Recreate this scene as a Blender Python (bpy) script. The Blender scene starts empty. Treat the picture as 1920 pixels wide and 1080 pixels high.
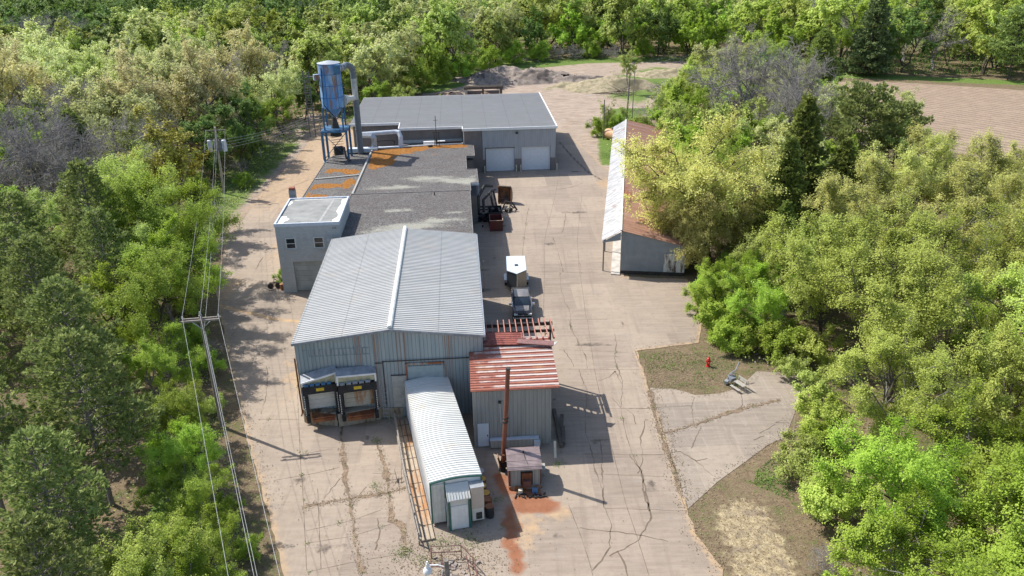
import bpy, bmesh, math, random
import numpy as np
from mathutils import Vector, Matrix
from mathutils.geometry import delaunay_2d_cdt
C = bpy.context.scene.collection
S = bpy.context.scene
# ------------------------------------------------------------------ camera, sky, sun, exposure
PITCH, ROLL, HCAM = math.radians(24.45), math.radians(1.0), 36.0
cp, sp, cr, sr = math.cos(PITCH), math.sin(PITCH), math.cos(ROLL), math.sin(ROLL)
X = Vector((cr, -sr*sp, -sr*cp)); D = Vector((-sr, -cr*sp, -cr*cp)); F = Vector((0, cp, -sp))
cam_d = bpy.data.cameras.new('camera'); cam = bpy.data.objects.new('camera', cam_d); C.objects.link(cam)
Mx = Matrix((X, -D, -F)).transposed().to_4x4(); Mx.translation = (0, 0, HCAM); cam.matrix_world = Mx
cam_d.sensor_width = 36; cam_d.lens = 36*1490/1920; cam_d.clip_start = 0.5; cam_d.clip_end = 6000
S.camera = cam
SUN_EL, SUN_AZ = math.radians(49), math.radians(150)      # direction towards the sun, measured from +x
w = bpy.data.worlds.new('World'); S.world = w; w.use_nodes = True
nt = w.node_tree; bg = nt.nodes['Background']; sky = nt.nodes.new('ShaderNodeTexSky'); sky.sky_type = 'NISHITA'
sky.sun_disc = False; sky.sun_elevation = SUN_EL; sky.sun_rotation = math.radians(90) - SUN_AZ
sky.air_density = 1.0; sky.dust_density = 1.5
nt.links.new(sky.outputs[0], bg.inputs[0]); bg.inputs[1].default_value = 0.12
sd = bpy.data.lights.new('sun', 'SUN'); sd.energy = 3.9; sd.angle = math.radians(0.5); sd.color = (1.0, 0.95, 0.87)
sun = bpy.data.objects.new('sun', sd); C.objects.link(sun)
dirv = Vector((math.cos(SUN_EL)*math.cos(SUN_AZ), math.cos(SUN_EL)*math.sin(SUN_AZ), math.sin(SUN_EL)))
sun.rotation_euler = dirv.to_track_quat('Z', 'Y').to_euler(); sun.location = dirv*200
S.view_settings.view_transform = 'Standard'; S.view_settings.look = 'None'
S.view_settings.exposure = 0.74; S.view_settings.gamma = 1
# ------------------------------------------------------------------ helpers: objects
R = math.radians
PI = math.pi
def tag(o, label=None, cat=None, group=None, kind=None):
    if label: o['label'] = label
    if cat: o['category'] = cat
    if group: o['group'] = group
    if kind: o['kind'] = kind
    return o
def thing(name, label, cat, loc=(0, 0, 0), rz=0, group=None):
    o = bpy.data.objects.new(name, None); C.objects.link(o); o.location = loc; o.rotation_euler = (0, 0, rz)
    o.empty_display_size = .5
    return tag(o, label, cat, group)
def dup(root, loc, rz=0, label=None, scale=None):
    r = root.copy(); C.objects.link(r); r.location = loc; r.rotation_euler = (0, 0, rz)
    if scale: r.scale = scale
    if label: r['label'] = label
    for ch in root.children:
        c = ch.copy(); C.objects.link(c); c.parent = r
        for g in ch.children:
            d = g.copy(); C.objects.link(d); d.parent = c
    return r
FA = R(3.5)                                              # the works' own axes are turned 3.5 degrees
def A(u, v, z=0, a=FA): return (u*math.cos(a) - v*math.sin(a), u*math.sin(a) + v*math.cos(a), z)
class MB:
    def __init__(s, off=(0, 0, 0)): s.v = []; s.f = []; s.o = off
    def add(s, vs, fs):
        n = len(s.v); s.v += [(a - s.o[0], b - s.o[1], c - s.o[2]) for a, b, c in vs]; s.f += [tuple(i + n for i in f) for f in fs]; return s
    def box(s, x0, y0, z0, x1, y1, z1):
        s.add([(x0, y0, z0), (x1, y0, z0), (x1, y1, z0), (x0, y1, z0), (x0, y0, z1), (x1, y0, z1), (x1, y1, z1), (x0, y1, z1)],
              [(0, 3, 2, 1), (4, 5, 6, 7), (0, 1, 5, 4), (1, 2, 6, 5), (2, 3, 7, 6), (3, 0, 4, 7)]); return s
    def rbox(s, cx, cy, cz, sx, sy, sz, rz=0, rx=0, ry=0):
        m = Matrix.Translation((cx, cy, cz)) @ Matrix.Rotation(rz, 4, 'Z') @ Matrix.Rotation(ry, 4, 'Y') @ Matrix.Rotation(rx, 4, 'X')
        vs = [tuple(m @ Vector((a*sx/2, b*sy/2, c*sz/2))) for c in (-1, 1) for a, b in ((-1, -1), (1, -1), (1, 1), (-1, 1))]
        s.add(vs, [(0, 3, 2, 1), (4, 5, 6, 7), (0, 1, 5, 4), (1, 2, 6, 5), (2, 3, 7, 6), (3, 0, 4, 7)]); return s
    def poly(s, pts, d):                                 # a flat outline pushed along the vector d
        n = len(pts); q = [(a + d[0], b + d[1], c + d[2]) for a, b, c in pts]
        s.add(list(pts) + q, [tuple(range(n))[::-1], tuple(range(n, 2*n))] + [(i, (i+1) % n, n + (i+1) % n, n + i) for i in range(n)]); return s
    def tube(s, pts, r, n=8, caps=True):
        pts = [Vector(p) for p in pts]; rs = r if isinstance(r, (list, tuple)) else [r]*len(pts)
        vs = []; fs = []
        t = (pts[1] - pts[0]).normalized(); up = Vector((0, 0, 1)) if abs(t.z) < .9 else Vector((1, 0, 0))
        a = t.cross(up).normalized()
        for i, p in enumerate(pts):
            t = ((pts[min(i+1, len(pts)-1)] - p).normalized() + (p - pts[max(i-1, 0)]).normalized()).normalized()
            a = (a - t*a.dot(t)).normalized(); b = t.cross(a)
            vs += [tuple(p + (a*math.cos(2*PI*k/n) + b*math.sin(2*PI*k/n))*rs[i]) for k in range(n)]
            if i: fs += [((i-1)*n + k, (i-1)*n + (k+1) % n, i*n + (k+1) % n, i*n + k) for k in range(n)]
        if caps: fs += [tuple(range(n))[::-1], tuple(range((len(pts)-1)*n, len(pts)*n))]
        return s.add(vs, fs)
    def cyl(s, c, r0, h, r1=None, n=20): return s.tube([c, (c[0], c[1], c[2] + h)], [r0, r0 if r1 is None else r1], n)
    def ribs(s, o, u, v, nrm, lu, lv, pitch, rw, rh, top=.5):    # raised ribs along v, repeated along u
        o, u, v, nrm = Vector(o), Vector(u).normalized(), Vector(v).normalized(), Vector(nrm).normalized()
        k = int(lu/pitch)
        for i in range(k + 1):
            c = min(max(i*pitch + (lu - k*pitch)/2, rw/2), lu - rw/2); a = o + u*(c - rw/2); b = o + u*(c + rw/2)
            m = u*(rw*(1 - top)/2); t = nrm*rh
            s.add([tuple(q) for q in (a, b, b - m + t, a + m + t, a + v*lv, b + v*lv, b - m + t + v*lv, a + m + t + v*lv)],
                  [(0, 1, 2, 3), (4, 7, 6, 5), (1, 5, 6, 2), (2, 6, 7, 3), (3, 7, 4, 0)])
        return s
    def build(s, name, mat, parent=None, smooth=False, bevel=0):
        m = bpy.data.meshes.new(name); m.from_pydata(s.v, [], s.f)
        if smooth or bevel:
            bm = bmesh.new(); bm.from_mesh(m)
            bmesh.ops.recalc_face_normals(bm, faces=bm.faces)
            if bevel: bmesh.ops.bevel(bm, geom=[e for e in bm.edges if e.is_manifold and e.calc_face_angle(0) > .5], offset=bevel, segments=2, affect='EDGES', profile=.6)
            bm.to_mesh(m); bm.free()
            if smooth:
                for p in m.polygons: p.use_smooth = True
                try: m.set_sharp_from_angle(angle=R(40))
                except Exception: pass
        m.materials.append(mat); o = bpy.data.objects.new(name, m); C.objects.link(o)
        if parent: o.parent = parent
        return o
def npmesh(name, V, Q, mat, parent=None, attrs=None, tri=False, link=True):
    k = 3 if tri else 4; V = np.asarray(V, np.float32); Q = np.asarray(Q, np.int32)
    m = bpy.data.meshes.new(name); m.vertices.add(len(V)); m.vertices.foreach_set('co', V.ravel())
    m.loops.add(Q.size); m.loops.foreach_set('vertex_index', Q.ravel()); m.polygons.add(len(Q))
    m.polygons.foreach_set('loop_start', np.arange(0, Q.size, k, dtype=np.int32))
    m.polygons.foreach_set('loop_total', np.full(len(Q), k, np.int32))
    m.update(calc_edges=True)
    for n, (dom, a) in (attrs or {}).items():
        a = np.asarray(a, np.float32)
        if a.ndim == 1: m.attributes.new(n, 'FLOAT', dom).data.foreach_set('value', a)
        else:
            if a.shape[1] == 3: a = np.hstack([a, np.ones((len(a), 1), np.float32)])
            m.attributes.new(n, 'FLOAT_COLOR', dom).data.foreach_set('color', a.astype(np.float32).ravel())
    m.materials.append(mat)
    if not link: return m
    o = bpy.data.objects.new(name, m); C.objects.link(o)
    if parent: o.parent = parent
    return o
# ------------------------------------------------------------------ helpers: materials
class Mt:
    def __init__(s, name, rough=.8, metal=0, spec=.5):
        s.m = bpy.data.materials.new(name); s.m.use_nodes = True; s.t = s.m.node_tree
        s.b = s.t.nodes['Principled BSDF']; s.b.inputs['Roughness'].default_value = rough; s.b.inputs['Metallic'].default_value = metal
        s.b.inputs['Specular IOR Level'].default_value = spec; s._c = {}
    def L(s, a, b): s.t.links.new(a, b)
    def n(s, ty, **k):
        x = s.t.nodes.new(ty)
        for a, b in k.items(): setattr(x, a, b)
        return x
    def put(s, sock, val):
        if hasattr(val, 'is_output') or isinstance(val, bpy.types.NodeSocket): s.L(val, sock)
        elif isinstance(val, (int, float)):
            try: sock.default_value = val
            except Exception: sock.default_value = (val, val, val, 1) if len(sock.default_value) == 4 else (val,)*3
        else: sock.default_value = tuple(val) + (1,) if len(val) == 3 and len(sock.default_value) == 4 else val
    def vec(s, src='Object', scale=(1, 1, 1), rot=0, loc=(0, 0, 0)):
        key = (src, tuple(scale), rot, tuple(loc))
        if key in s._c: return s._c[key]
        o = s.n('ShaderNodeNewGeometry').outputs['Position'] if src == 'World' else s.n('ShaderNodeTexCoord').outputs[src]
        if tuple(scale) != (1, 1, 1) or rot or tuple(loc) != (0, 0, 0):
            mp = s.n('ShaderNodeMapping'); s.L(o, mp.inputs[0]); mp.inputs['Scale'].default_value = scale; mp.inputs['Rotation'].default_value = (0, 0, rot); mp.inputs['Location'].default_value = loc; o = mp.outputs[0]
        s._c[key] = o; return o
    def noise(s, scale, detail=5, vec=None, dist=0, rough=.55):
        x = s.n('ShaderNodeTexNoise'); x.inputs['Scale'].default_value = scale; x.inputs['Detail'].default_value = detail
        x.inputs['Distortion'].default_value = dist; x.inputs['Roughness'].default_value = rough
        s.L(vec or s.vec(), x.inputs['Vector']); return x.outputs[0]
    def vor(s, scale, vec=None, out='Distance', feature='F1'):
        x = s.n('ShaderNodeTexVoronoi', feature=feature); x.inputs['Scale'].default_value = scale; s.L(vec or s.vec(), x.inputs['Vector']); return x.outputs[out]
    def ramp(s, fac, stops, interp='LINEAR'):
        x = s.n('ShaderNodeValToRGB'); x.color_ramp.interpolation = interp; e = x.color_ramp.elements
        for i, (p, c) in enumerate(stops):
            k = e[i] if i < 2 else e.new(p)
            k.position = p; k.color = (c, c, c, 1) if isinstance(c, (int, float)) else tuple(c) + (1,)
        s.L(fac, x.inputs[0]); return x.outputs[0]
    def mix(s, fac, a, b, mode='MIX'):
        x = s.n('ShaderNodeMix', data_type='RGBA', blend_type=mode); s.put(x.inputs[0], fac); s.put(x.inputs[6], a); s.put(x.inputs[7], b); return x.outputs[2]
    def math(s, op, a, b=0): 
        x = s.n('ShaderNodeMath', operation=op); s.put(x.inputs[0], a); s.put(x.inputs[1], b); return x.outputs[0]
    def sep(s, v): x = s.n('ShaderNodeSeparateXYZ'); s.L(v, x.inputs[0]); return x.outputs
    def attr(s, name): x = s.n('ShaderNodeAttribute'); x.attribute_name = name; return x
    def col(s, c): s.put(s.b.inputs['Base Color'], c); return s
    def bump(s, h, strength=.3, dist=.02):
        x = s.n('ShaderNodeBump'); x.inputs['Strength'].default_value = strength; x.inputs['Distance'].default_value = dist; s.put(x.inputs['Height'], h); s.L(x.outputs[0], s.b.inputs['Normal']); return s
def plain(name, c, rough=.7, metal=0, var=.25, scale=2.5, spec=.5):
    t = Mt(name, rough, metal, spec); n = t.noise(scale, 6)
    t.col(t.mix(t.ramp(n, [(.3, 0), (.7, 1)]), [x*(1 - var) for x in c], [min(1, x*(1 + var)) for x in c])); return t.m
def rusty(name, paint, rust=(.22, .075, .03), amt=.5, scale=1.2, rough=.6, metal=0, stretch=(1, 1, .25), dark=None):
    t = Mt(name, rough, metal); v = t.vec('Object', stretch)
    n = t.noise(scale, 8, v, rough=.65); f = t.noise(9, 4)
    base = t.mix(t.ramp(f, [(.35, 0), (.7, 1)]), [x*.8 for x in paint], paint)
    if dark: base = t.mix(t.ramp(t.noise(scale*.6, 5, v), [(.5, 0), (.62, 1)]), base, dark)
    r = t.mix(f, [x*.55 for x in rust], [x*1.4 for x in rust])
    t.col(t.mix(t.ramp(n, [(.72 - .45*amt - .05, 0), (.72 - .45*amt + .06, 1)]), base, r)); return t.m
# ------------------------------------------------------------------ materials
def mat_ground():
    t = Mt('ground_soil', .95, spec=.1); W = t.vec('World'); a = t.attr('zone'); s = t.sep(a.outputs['Color']); 
    n1 = t.noise(.35, 9, W, rough=.7); n2 = t.noise(2.2, 8, W, rough=.7); n3 = t.noise(9, 6, W, rough=.75)
    lit = t.mix(t.ramp(n2, [(.3, 0), (.7, 1)]), (.13, .095, .06), (.33, .25, .16))
    lit = t.mix(t.ramp(t.mix(.5, n1, n2), [(.5, 0), (.58, .8)]), lit, (.10, .14, .035))
    lit = t.mix(t.ramp(n3, [(.35, .6), (.62, 0)]), lit, (.05, .04, .028))
    gr = t.mix(t.ramp(n2, [(.35, 0), (.65, 1)]), (.05, .11, .02), (.16, .24, .05)); gr = t.mix(t.ramp(n3, [(.45, 0), (.7, .7)]), gr, (.22, .22, .09))
    sa = t.mix(t.ramp(n2, [(.38, 0), (.62, 1)]), (.26, .20, .12), (.50, .41, .26)); sa = t.mix(t.ramp(n3, [(.46, 0), (.6, .8)]), sa, (.17, .14, .08)); sa = t.mix(t.ramp(t.noise(1.2, 8, W, rough=.7), [(.5, 0), (.6, .75)]), sa, (.19, .15, .12))
    w2 = t.noise(.6, 7, t.vec('World', (.5, 2.2, 1), R(-14)), dist=1.6, rough=.65)
    di = t.mix(t.ramp(w2, [(.36, 0), (.64, 1)]), (.25, .19, .145), (.44, .36, .29)); di = t.mix(t.ramp(n3, [(.5, 0), (.68, .55)]), di, (.16, .125, .10)); di = t.mix(t.ramp(n1, [(.56, 0), (.66, .5)]), di, (.30, .29, .29))
    def thr(ch): return t.ramp(t.math('ADD', ch, t.math('MULTIPLY', t.math('SUBTRACT', t.mix(.5, n1, n2), .5), 1.3)), [(.42, 0), (.58, 1)])
    c = t.mix(thr(s[2]), lit, di); c = t.mix(thr(s[1]), c, sa); c = t.mix(thr(s[0]), c, gr)
    t.col(c).bump(t.mix(.5, n2, n3), .6, .12); return t.m
def mat_concrete(name='concrete', base=(.33, .274, .222)):
    t = Mt(name, .85, spec=.25); W = t.vec('World'); s = t.sep(t.attr('stain').outputs['Color'])
    n1 = t.noise(.22, 7, W); n2 = t.noise(1.6, 8, W, rough=.7); n3 = t.noise(28, 3, W)
    br = t.noise(1.1, 6, t.vec('World', (.25, 2.6, 1), R(4)), rough=.7)
    c = t.mix(t.ramp(n1, [(.3, 0), (.7, 1)]), [x*.86 for x in base], [x*1.1 for x in base])
    bk = t.n('ShaderNodeTexBrick'); t.L(t.vec('World', (1, 1, 1), R(-3)), bk.inputs['Vector']); bk.inputs['Scale'].default_value = 1; bk.inputs['Brick Width'].default_value = 3.9; bk.inputs['Row Height'].default_value = 6.1; bk.inputs['Mortar Size'].default_value = .0; bk.inputs['Color1'].default_value = (.68, .67, .68, 1); bk.inputs['Color2'].default_value = (1.10, 1.07, 1.02, 1); bk.offset = .3
    c = t.mix(.8, c, bk.outputs[0], 'MULTIPLY')
    if name != 'concrete':
        sw = t.noise(1.0, 7, t.vec('World', (3.2, .35, 1), R(40)), dist=1.2, rough=.7); c = t.mix(t.ramp(sw, [(.55, 0), (.68, .5)]), c, (.42, .37, .32)); c = t.mix(t.ramp(n1, [(.52, 0), (.66, .35)]), c, (.24, .20, .165))
    c = t.mix(t.ramp(br, [(.4, 0), (.75, .7)]), c, [base[0]*1.22, base[1]*1.22, base[2]*1.22])
    tk = t.noise(1.0, 6, t.vec('World', (1.9, .07, 1), R(2)), rough=.65); c = t.mix(t.ramp(tk, [(.54, 0), (.68, .45)]), c, [base[0]*.66, base[1]*.64, base[2]*.63])
    c = t.mix(t.ramp(n2, [(.28, .55), (.5, 0)]), c, [base[0]*.68, base[1]*.64, base[2]*.62])
    c = t.mix(t.ramp(n3, [(.3, .22), (.6, 0)]), c, (.16, .13, .10))
    c = t.mix(t.ramp(t.noise(.5, 3, t.vec('World', (1, 1, 1), 0, (40, 9, 0))), [(.62, 0), (.72, .35)]), c, (.26, .235, .21))
    def thr(ch, a=.44, b=.62, k=1.0): return t.ramp(t.math('ADD', ch, t.math('MULTIPLY', t.math('SUBTRACT', n2, .5), k)), [(a, 0), (b, 1)])
    c = t.mix(thr(s[1], .4, .8), c, t.mix(n2, (.36, .23, .12), (.52, .37, .22)))
    c = t.mix(thr(s[2], .4, .8, 1.4), c, t.mix(n2, (.05, .04, .035), (.13, .105, .085)))
    c = t.mix(thr(s[0], .35, .75, .8), c, t.mix(n2, (.17, .06, .03), (.36, .165, .09)))
    t.col(c).bump(t.mix(.5, n2, n3), .15, .02); return t.m
def mat_field():
    t = Mt('stubble', .95, spec=.1); W = t.vec('World')
    x = t.n('ShaderNodeTexWave'); x.inputs['Scale'].default_value = .17; x.inputs['Distortion'].default_value = 2.2; x.inputs['Detail'].default_value = 3; x.inputs['Detail Scale'].default_value = .5
    t.L(t.vec('World', (1, 1, 1), R(-38)), x.inputs['Vector']); n = t.noise(2.6, 8, t.vec('World', (1, 1, 1), R(-38)), rough=.75); n1 = t.noise(.05, 5, W)
    c = t.mix(t.mix(.45, t.ramp(n, [(.35, 0), (.65, 1)]), x.outputs[0]), (.15, .11, .085), (.40, .31, .23)); c = t.mix(t.ramp(t.noise(.35, 6, W, rough=.7), [(.5, 0), (.62, .55)]), c, (.38, .30, .215)); c = t.mix(t.ramp(n1, [(.45, 0), (.7, .3)]), c, (.22, .16, .12))
    t.col(c).bump(n, .5, .1); return t.m
def mat_gravelroof(name, moss):
    t = Mt(name, .95, spec=.1); O = t.vec()
    m_ = t.noise(.9, 8, t.vec('Object', (.5, 1.6, 1)), rough=.75); g = t.noise(3.4, 4, rough=.95); g2 = t.noise(7, 3, rough=.95); big = t.noise(.35, 6); 
    c = t.mix(t.ramp(g, [(.34, 0), (.66, 1)]), (.028, .027, .028), (.175, .168, .165)); c = t.mix(t.ramp(g2, [(.5, 0), (.62, .5)]), c, (.32, .30, .285))
    c = t.mix(t.ramp(big, [(.4, 0), (.65, .45)]), c, (.10, .085, .08))
    s = t.sep(t.attr('stain').outputs['Color']); m = t.noise(1.1, 7, rough=.65)
    li = t.ramp(t.math('ADD', t.math('ADD', t.math('MULTIPLY', s[1], .26), t.math('MULTIPLY', g2, .55)), t.math('MULTIPLY', m_, .35)), [(.52, 0), (.68, .85)]); c = t.mix(t.math('MULTIPLY', li, .75), c, (.38, .38, .32))
    mo = t.ramp(t.math('ADD', s[0], t.math('MULTIPLY', t.math('SUBTRACT', m, .5), 1.0)), [(.46, 0), (.52, 1)])
    c = t.mix(mo, c, t.mix(t.ramp(t.noise(3.5, 5), [(.3, 0), (.7, 1)]), (.15, .06, .015), (.36, .17, .045)))
    da = t.ramp(t.math('ADD', s[2], t.math('MULTIPLY', t.math('SUBTRACT', m, .5), .5)), [(.46, 0), (.52, 1)]); c = t.mix(da, c, (.012, .011, .01))
    t.col(c).bump(g, .7, .03); return t.m
def mat_block(name, c, mortar=.7, sc=2.5, rough=.85, grime=(.12, .1, .09), gr=.5):
    t = Mt(name, rough, spec=.2); x = t.n('ShaderNodeTexBrick'); x.inputs['Scale'].default_value = 1; x.inputs['Brick Width'].default_value = .4; x.inputs['Row Height'].default_value = .2; x.inputs['Mortar Size'].default_value = .012
    s = t.sep(t.vec()); cb = t.n('ShaderNodeCombineXYZ'); t.L(t.math('ADD', s[0], s[1]), cb.inputs[0]); t.L(s[2], cb.inputs[1]); t.L(cb.outputs[0], x.inputs[0])
    x.inputs['Color1'].default_value = (*c, 1); x.inputs['Color2'].default_value = (*[k*.9 for k in c], 1); x.inputs['Mortar'].default_value = (*[k*mortar for k in c], 1)
    n = t.noise(.9, 8, t.vec('Object', (1, 1, .5)), rough=.7); t.col(t.mix(t.ramp(n, [(.5, 0), (.75, gr)]), x.outputs[0], grime)).bump(x.outputs['Fac'], -.3, .01); return t.m
def mat_warewall():
    t = Mt('faded_blue_siding', .5, spec=.4); O = t.vec(); s = t.sep(O)
    n = t.noise(.8, 7, t.vec('Object', (2.5, 2.5, .25)), rough=.65); f = t.noise(5, 5, t.vec('Object', (3, 3, .3)))
    c = t.mix(t.ramp(n, [(.3, 0), (.7, 1)]), (.25, .32, .355), (.42, .47, .48))
    c = t.mix(t.ramp(t.noise(.25, 4), [(.45, 0), (.62, .6)]), c, (.40, .41, .40))
    st = []                                              # rust runs below the fixings of certain ribs
    for x, wd in ((4.65, .07), (4.94, .11), (6.1, .12), (6.4, .06), (7.8, .07), (8.06, .06), (8.4, .13), (11.54, .07), (11.83, .11), (12.07, .05)):
        st += [((x - wd)/15, 0), (x/15, 1), ((x + wd)/15, 0)]
    r = t.ramp(t.math('DIVIDE', s[0], 15), st); r = t.math('MULTIPLY', r, t.ramp(f, [(.25, .55), (.55, 1)])); r = t.math('MULTIPLY', r, t.ramp(t.math('DIVIDE', s[2], 8), [(.1, .25), (.9, 1)]))
    c = t.mix(r, c, t.mix(f, (.16, .045, .015), (.42, .17, .06)))
    c = t.mix(t.ramp(t.noise(1.6, 8, t.vec('Object', (3, 3, .12))), [(.60, 0), (.72, .45)]), c, (.30, .17, .09))
    ln = t.math('FRACT', t.math('DIVIDE', t.math('ADD', s[0], .015), .30)); c = t.mix(t.ramp(ln, [(.0, .75), (.12, .0), (.86, 0), (1, .75)]), c, (.09, .10, .105))
    t.col(c); return t.m
def mat_whiteroof(name, c=(.66, .68, .69), rustc=(.55, .42, .28), amt=.35):
    t = Mt(name, .62, spec=.2); n = t.noise(.6, 7, rough=.65); st = t.noise(1.2, 6, t.vec('Object', (.18, 3, 1)))
    sy = t.sep(t.vec()); wn = t.n('ShaderNodeTexWhiteNoise'); wn.noise_dimensions = '1D'; t.L(t.math('FLOOR', t.math('DIVIDE', sy[1], .67)), wn.inputs['W'])
    k = t.mix(t.ramp(n, [(.3, 0), (.7, 1)]), [x*.87 for x in c], c); k = t.mix(t.math('MULTIPLY', wn.outputs[0], .28), k, [x*.7 for x in c]); lp = t.math('FRACT', t.math('DIVIDE', sy[0], 3.7)); k = t.mix(t.ramp(lp, [(.0, .5), (.02, 0), (.98, 0), (1, .5)]), k, [x*.4 for x in c]); k = t.mix(t.ramp(st, [(.5, 0), (.75, .45)]), k, [x*.68 for x in c])
    k = t.mix(t.ramp(t.noise(.35, 6), [(.58, 0), (.75, amt)]), k, rustc); k = t.mix(t.ramp(t.noise(1.6, 8, t.vec('Object', (.3, 2.2, 1)), rough=.75), [(.57, 0), (.72, .5)]), k, [x*.55 for x in c]); t.col(k); return t.m
def mat_redroof():
    t = Mt('red_striped_roof', .55, spec=.3); s = t.sep(t.vec()); f = t.noise(2.2, 7, t.vec('Object', (.6, 2, 1)), rough=.7); h = t.noise(.7, 5)
    d = t.math('FRACT', t.math('DIVIDE', t.math('ADD', s[1], t.math('MULTIPLY', t.math('SUBTRACT', f, .5), .2)), .62))
    wv = t.ramp(d, [(.0, 1), (.28, 1), (.42, 0), (.9, 0), (1, 1)])
    m = t.math('MULTIPLY', wv, t.ramp(t.math('ADD', t.math('DIVIDE', s[0], 8), t.math('MULTIPLY', t.math('SUBTRACT', t.noise(1.4, 7), .5), 1.5)), [(.02, 0), (.3, 1)]))
    red = t.mix(f, (.20, .07, .05), (.38, .135, .09)); red = t.mix(t.ramp(h, [(.55, 0), (.7, .6)]), red, (.42, .22, .11))
    t.col(t.mix(m, red, t.mix(f, (.46, .36, .30), (.62, .57, .55)))); return t.m
def mat_shedroof(rust):
    t = Mt('shed_roof_' + ('rust' if rust else 'pale'), .5, spec=.3); st = t.noise(1.0, 7, t.vec('Object', (.12, 2.6, 1)), rough=.7); n = t.noise(.25, 4)
    if rust:
        c = t.mix(t.ramp(st, [(.3, 0), (.7, 1)]), (.31, .15, .10), (.50, .31, .22)); c = t.mix(t.ramp(t.noise(.3, 5, t.vec('Object', (.1, 2, 1))), [(.56, 0), (.62, .6)]), c, (.45, .30, .26)); c = t.mix(t.ramp(n, [(.6, 0), (.66, .5)]), c, (.42, .13, .05))
    else:
        c = t.mix(t.ramp(st, [(.38, 0), (.6, 1)]), (.36, .35, .345), (.64, .64, .64)); c = t.mix(t.ramp(t.noise(.45, 3, t.vec('Object', (.05, 1, 1))), [(.63, 0), (.66, .75)]), c, (.30, .17, .14)); c = t.mix(t.ramp(t.noise(4, 5, t.vec('Object', (.2, 2, 1))), [(.6, 0), (.7, .6)]), c, (.16, .13, .12))
    t.col(c); return t.m
def mat_lined(name, c, pitch, ax):                        # ribbed sheet: a darker line along each fold
    t = Mt(name, .55, spec=.3); s = t.sep(t.vec()); n = t.noise(1.0, 7, t.vec('Object', (2, 2, .25)), rough=.65)
    k = t.mix(t.ramp(n, [(.3, 0), (.7, 1)]), [x*.84 for x in c], [x*1.06 for x in c]); k = t.mix(t.ramp(t.noise(.5, 6, t.vec('Object', (1, 1, .6))), [(.6, 0), (.75, .4)]), k, [x*.6 for x in c])
    ln = t.math('FRACT', t.math('DIVIDE', s[ax], pitch)); t.col(t.mix(t.ramp(ln, [(.0, .6), (.10, .0), (.88, 0), (1, .6)]), k, [x*.35 for x in c])); return t.m
M = {}
M['ground'] = mat_ground(); M['concrete'] = mat_concrete(); M['field'] = mat_field()
M['apron'] = mat_concrete('old_concrete', (.315, .27, .225))
M['joint'] = plain('joint_dirt', (.15, .115, .085), .95); M['seam'] = plain('seam_soil', (.20, .145, .10), .95, scale=1.5, var=.5)
M['gravel'] = mat_gravelroof('gravel_roof', 1)
M['ware'] = mat_warewall(); M['wroof'] = mat_whiteroof('white_ribbed_roof', (.47, .475, .465), amt=.2); M['troof'] = mat_whiteroof('trailer_roof', (.64, .65, .62), (.55, .45, .33), .7)
M['cap'] = plain('white_cap', (.72, .72, .69), .5, var=.12); M['white'] = plain('white_paint', (.72, .73, .73), .5, var=.08)
M['offwhite'] = plain('off_white', (.60, .60, .56), .6, var=.1); M['cream'] = plain('cream_panel', (.42, .40, .27), .7, var=.2)
M['redroof'] = mat_redroof(); M['sroof_r'] = mat_shedroof(1); M['sroof_w'] = mat_shedroof(0)
M['office'] = mat_block('office_block', (.46, .475, .48), .8, gr=.25); M['graybl'] = mat_block('grey_block', (.22, .205, .20), .6)
M['office_roof'] = plain('office_roof', (.23, .235, .225), .8, var=.25, scale=.8); M['patch'] = plain('white_patch', (.72, .70, .64), .8, var=.1)
M['bigroof'] = mat_whiteroof('grey_membrane', (.235, .24, .245), (.20, .18, .17), .4); M['siding'] = mat_lined('grey_siding', (.40, .42, .45), .30, 0)
M['tan'] = mat_lined('tan_siding', (.38, .375, .35), .30, 0); M['door'] = plain('white_door', (.64, .70, .76), .45, var=.06)
M['black'] = plain('black_rubber', (.022, .022, .025), .8, var=.5); M['dark'] = plain('dark_metal', (.04, .035, .03), .6, var=.4)
M['yellow'] = plain('yellow_sign', (.60, .42, .03), .6, var=.2, scale=9); M['rust'] = rusty('rusty_steel', (.30, .11, .04), (.16, .05, .02), .5)
M['rustpipe'] = rusty('rusty_pipe', (.27, .09, .045), (.15, .05, .03), .5, scale=1.5); M['green'] = plain('green_trim', (.03, .13, .10), .5)
M['galv'] = plain('galvanised', (.44, .46, .48), .4, .5, .15); M['grey'] = plain('grey_paint', (.24, .26, .29), .5); M['pipegrey'] = plain('duct_grey', (.15, .17, .19), .5, var=.15)
M['ductw'] = plain('pale_duct', (.52, .57, .64), .5, var=.12); M['blue'] = rusty('blue_paint', (.12, .33, .68), (.24, .15, .12), .38, scale=1.1, dark=(.30, .44, .60), stretch=(1, 1, .3))
M['bluedk'] = plain('blue_steel', (.045, .14, .26), .5, var=.3); M['bench'] = plain('bench_slats', (.36, .34, .30), .8, var=.25, scale=5); M['wood'] = plain('weathered_wood', (.26, .23, .20), .9, var=.25, scale=4)
M['pole'] = plain('pole_wood', (.20, .18, .155), .9, var=.3, scale=3); M['polelight'] = plain('bleached_pole', (.42, .38, .34), .9, var=.2)
M['wire'] = plain('wire', (.40, .40, .40), .5, .0); M['lumber'] = plain('red_lumber', (.40, .17, .13), .8, var=.25, scale=3); M['plywood'] = plain('plywood', (.50, .36, .26), .8, var=.15)
M['redpaint'] = plain('red_paint', (.55, .025, .03), .45, var=.2); M['dumpred'] = rusty('dull_red', (.14, .025, .022), (.10, .03, .02), .4)
M['glass'] = plain('dark_glass', (.015, .025, .035), .08, var=.3, spec=.9); M['carblk'] = plain('car_paint', (.028, .028, .032), .22, .4, .15, spec=.8); M['cardust'] = plain('dusty_car_top', (.20, .19, .185), .4, .2, .2)
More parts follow.
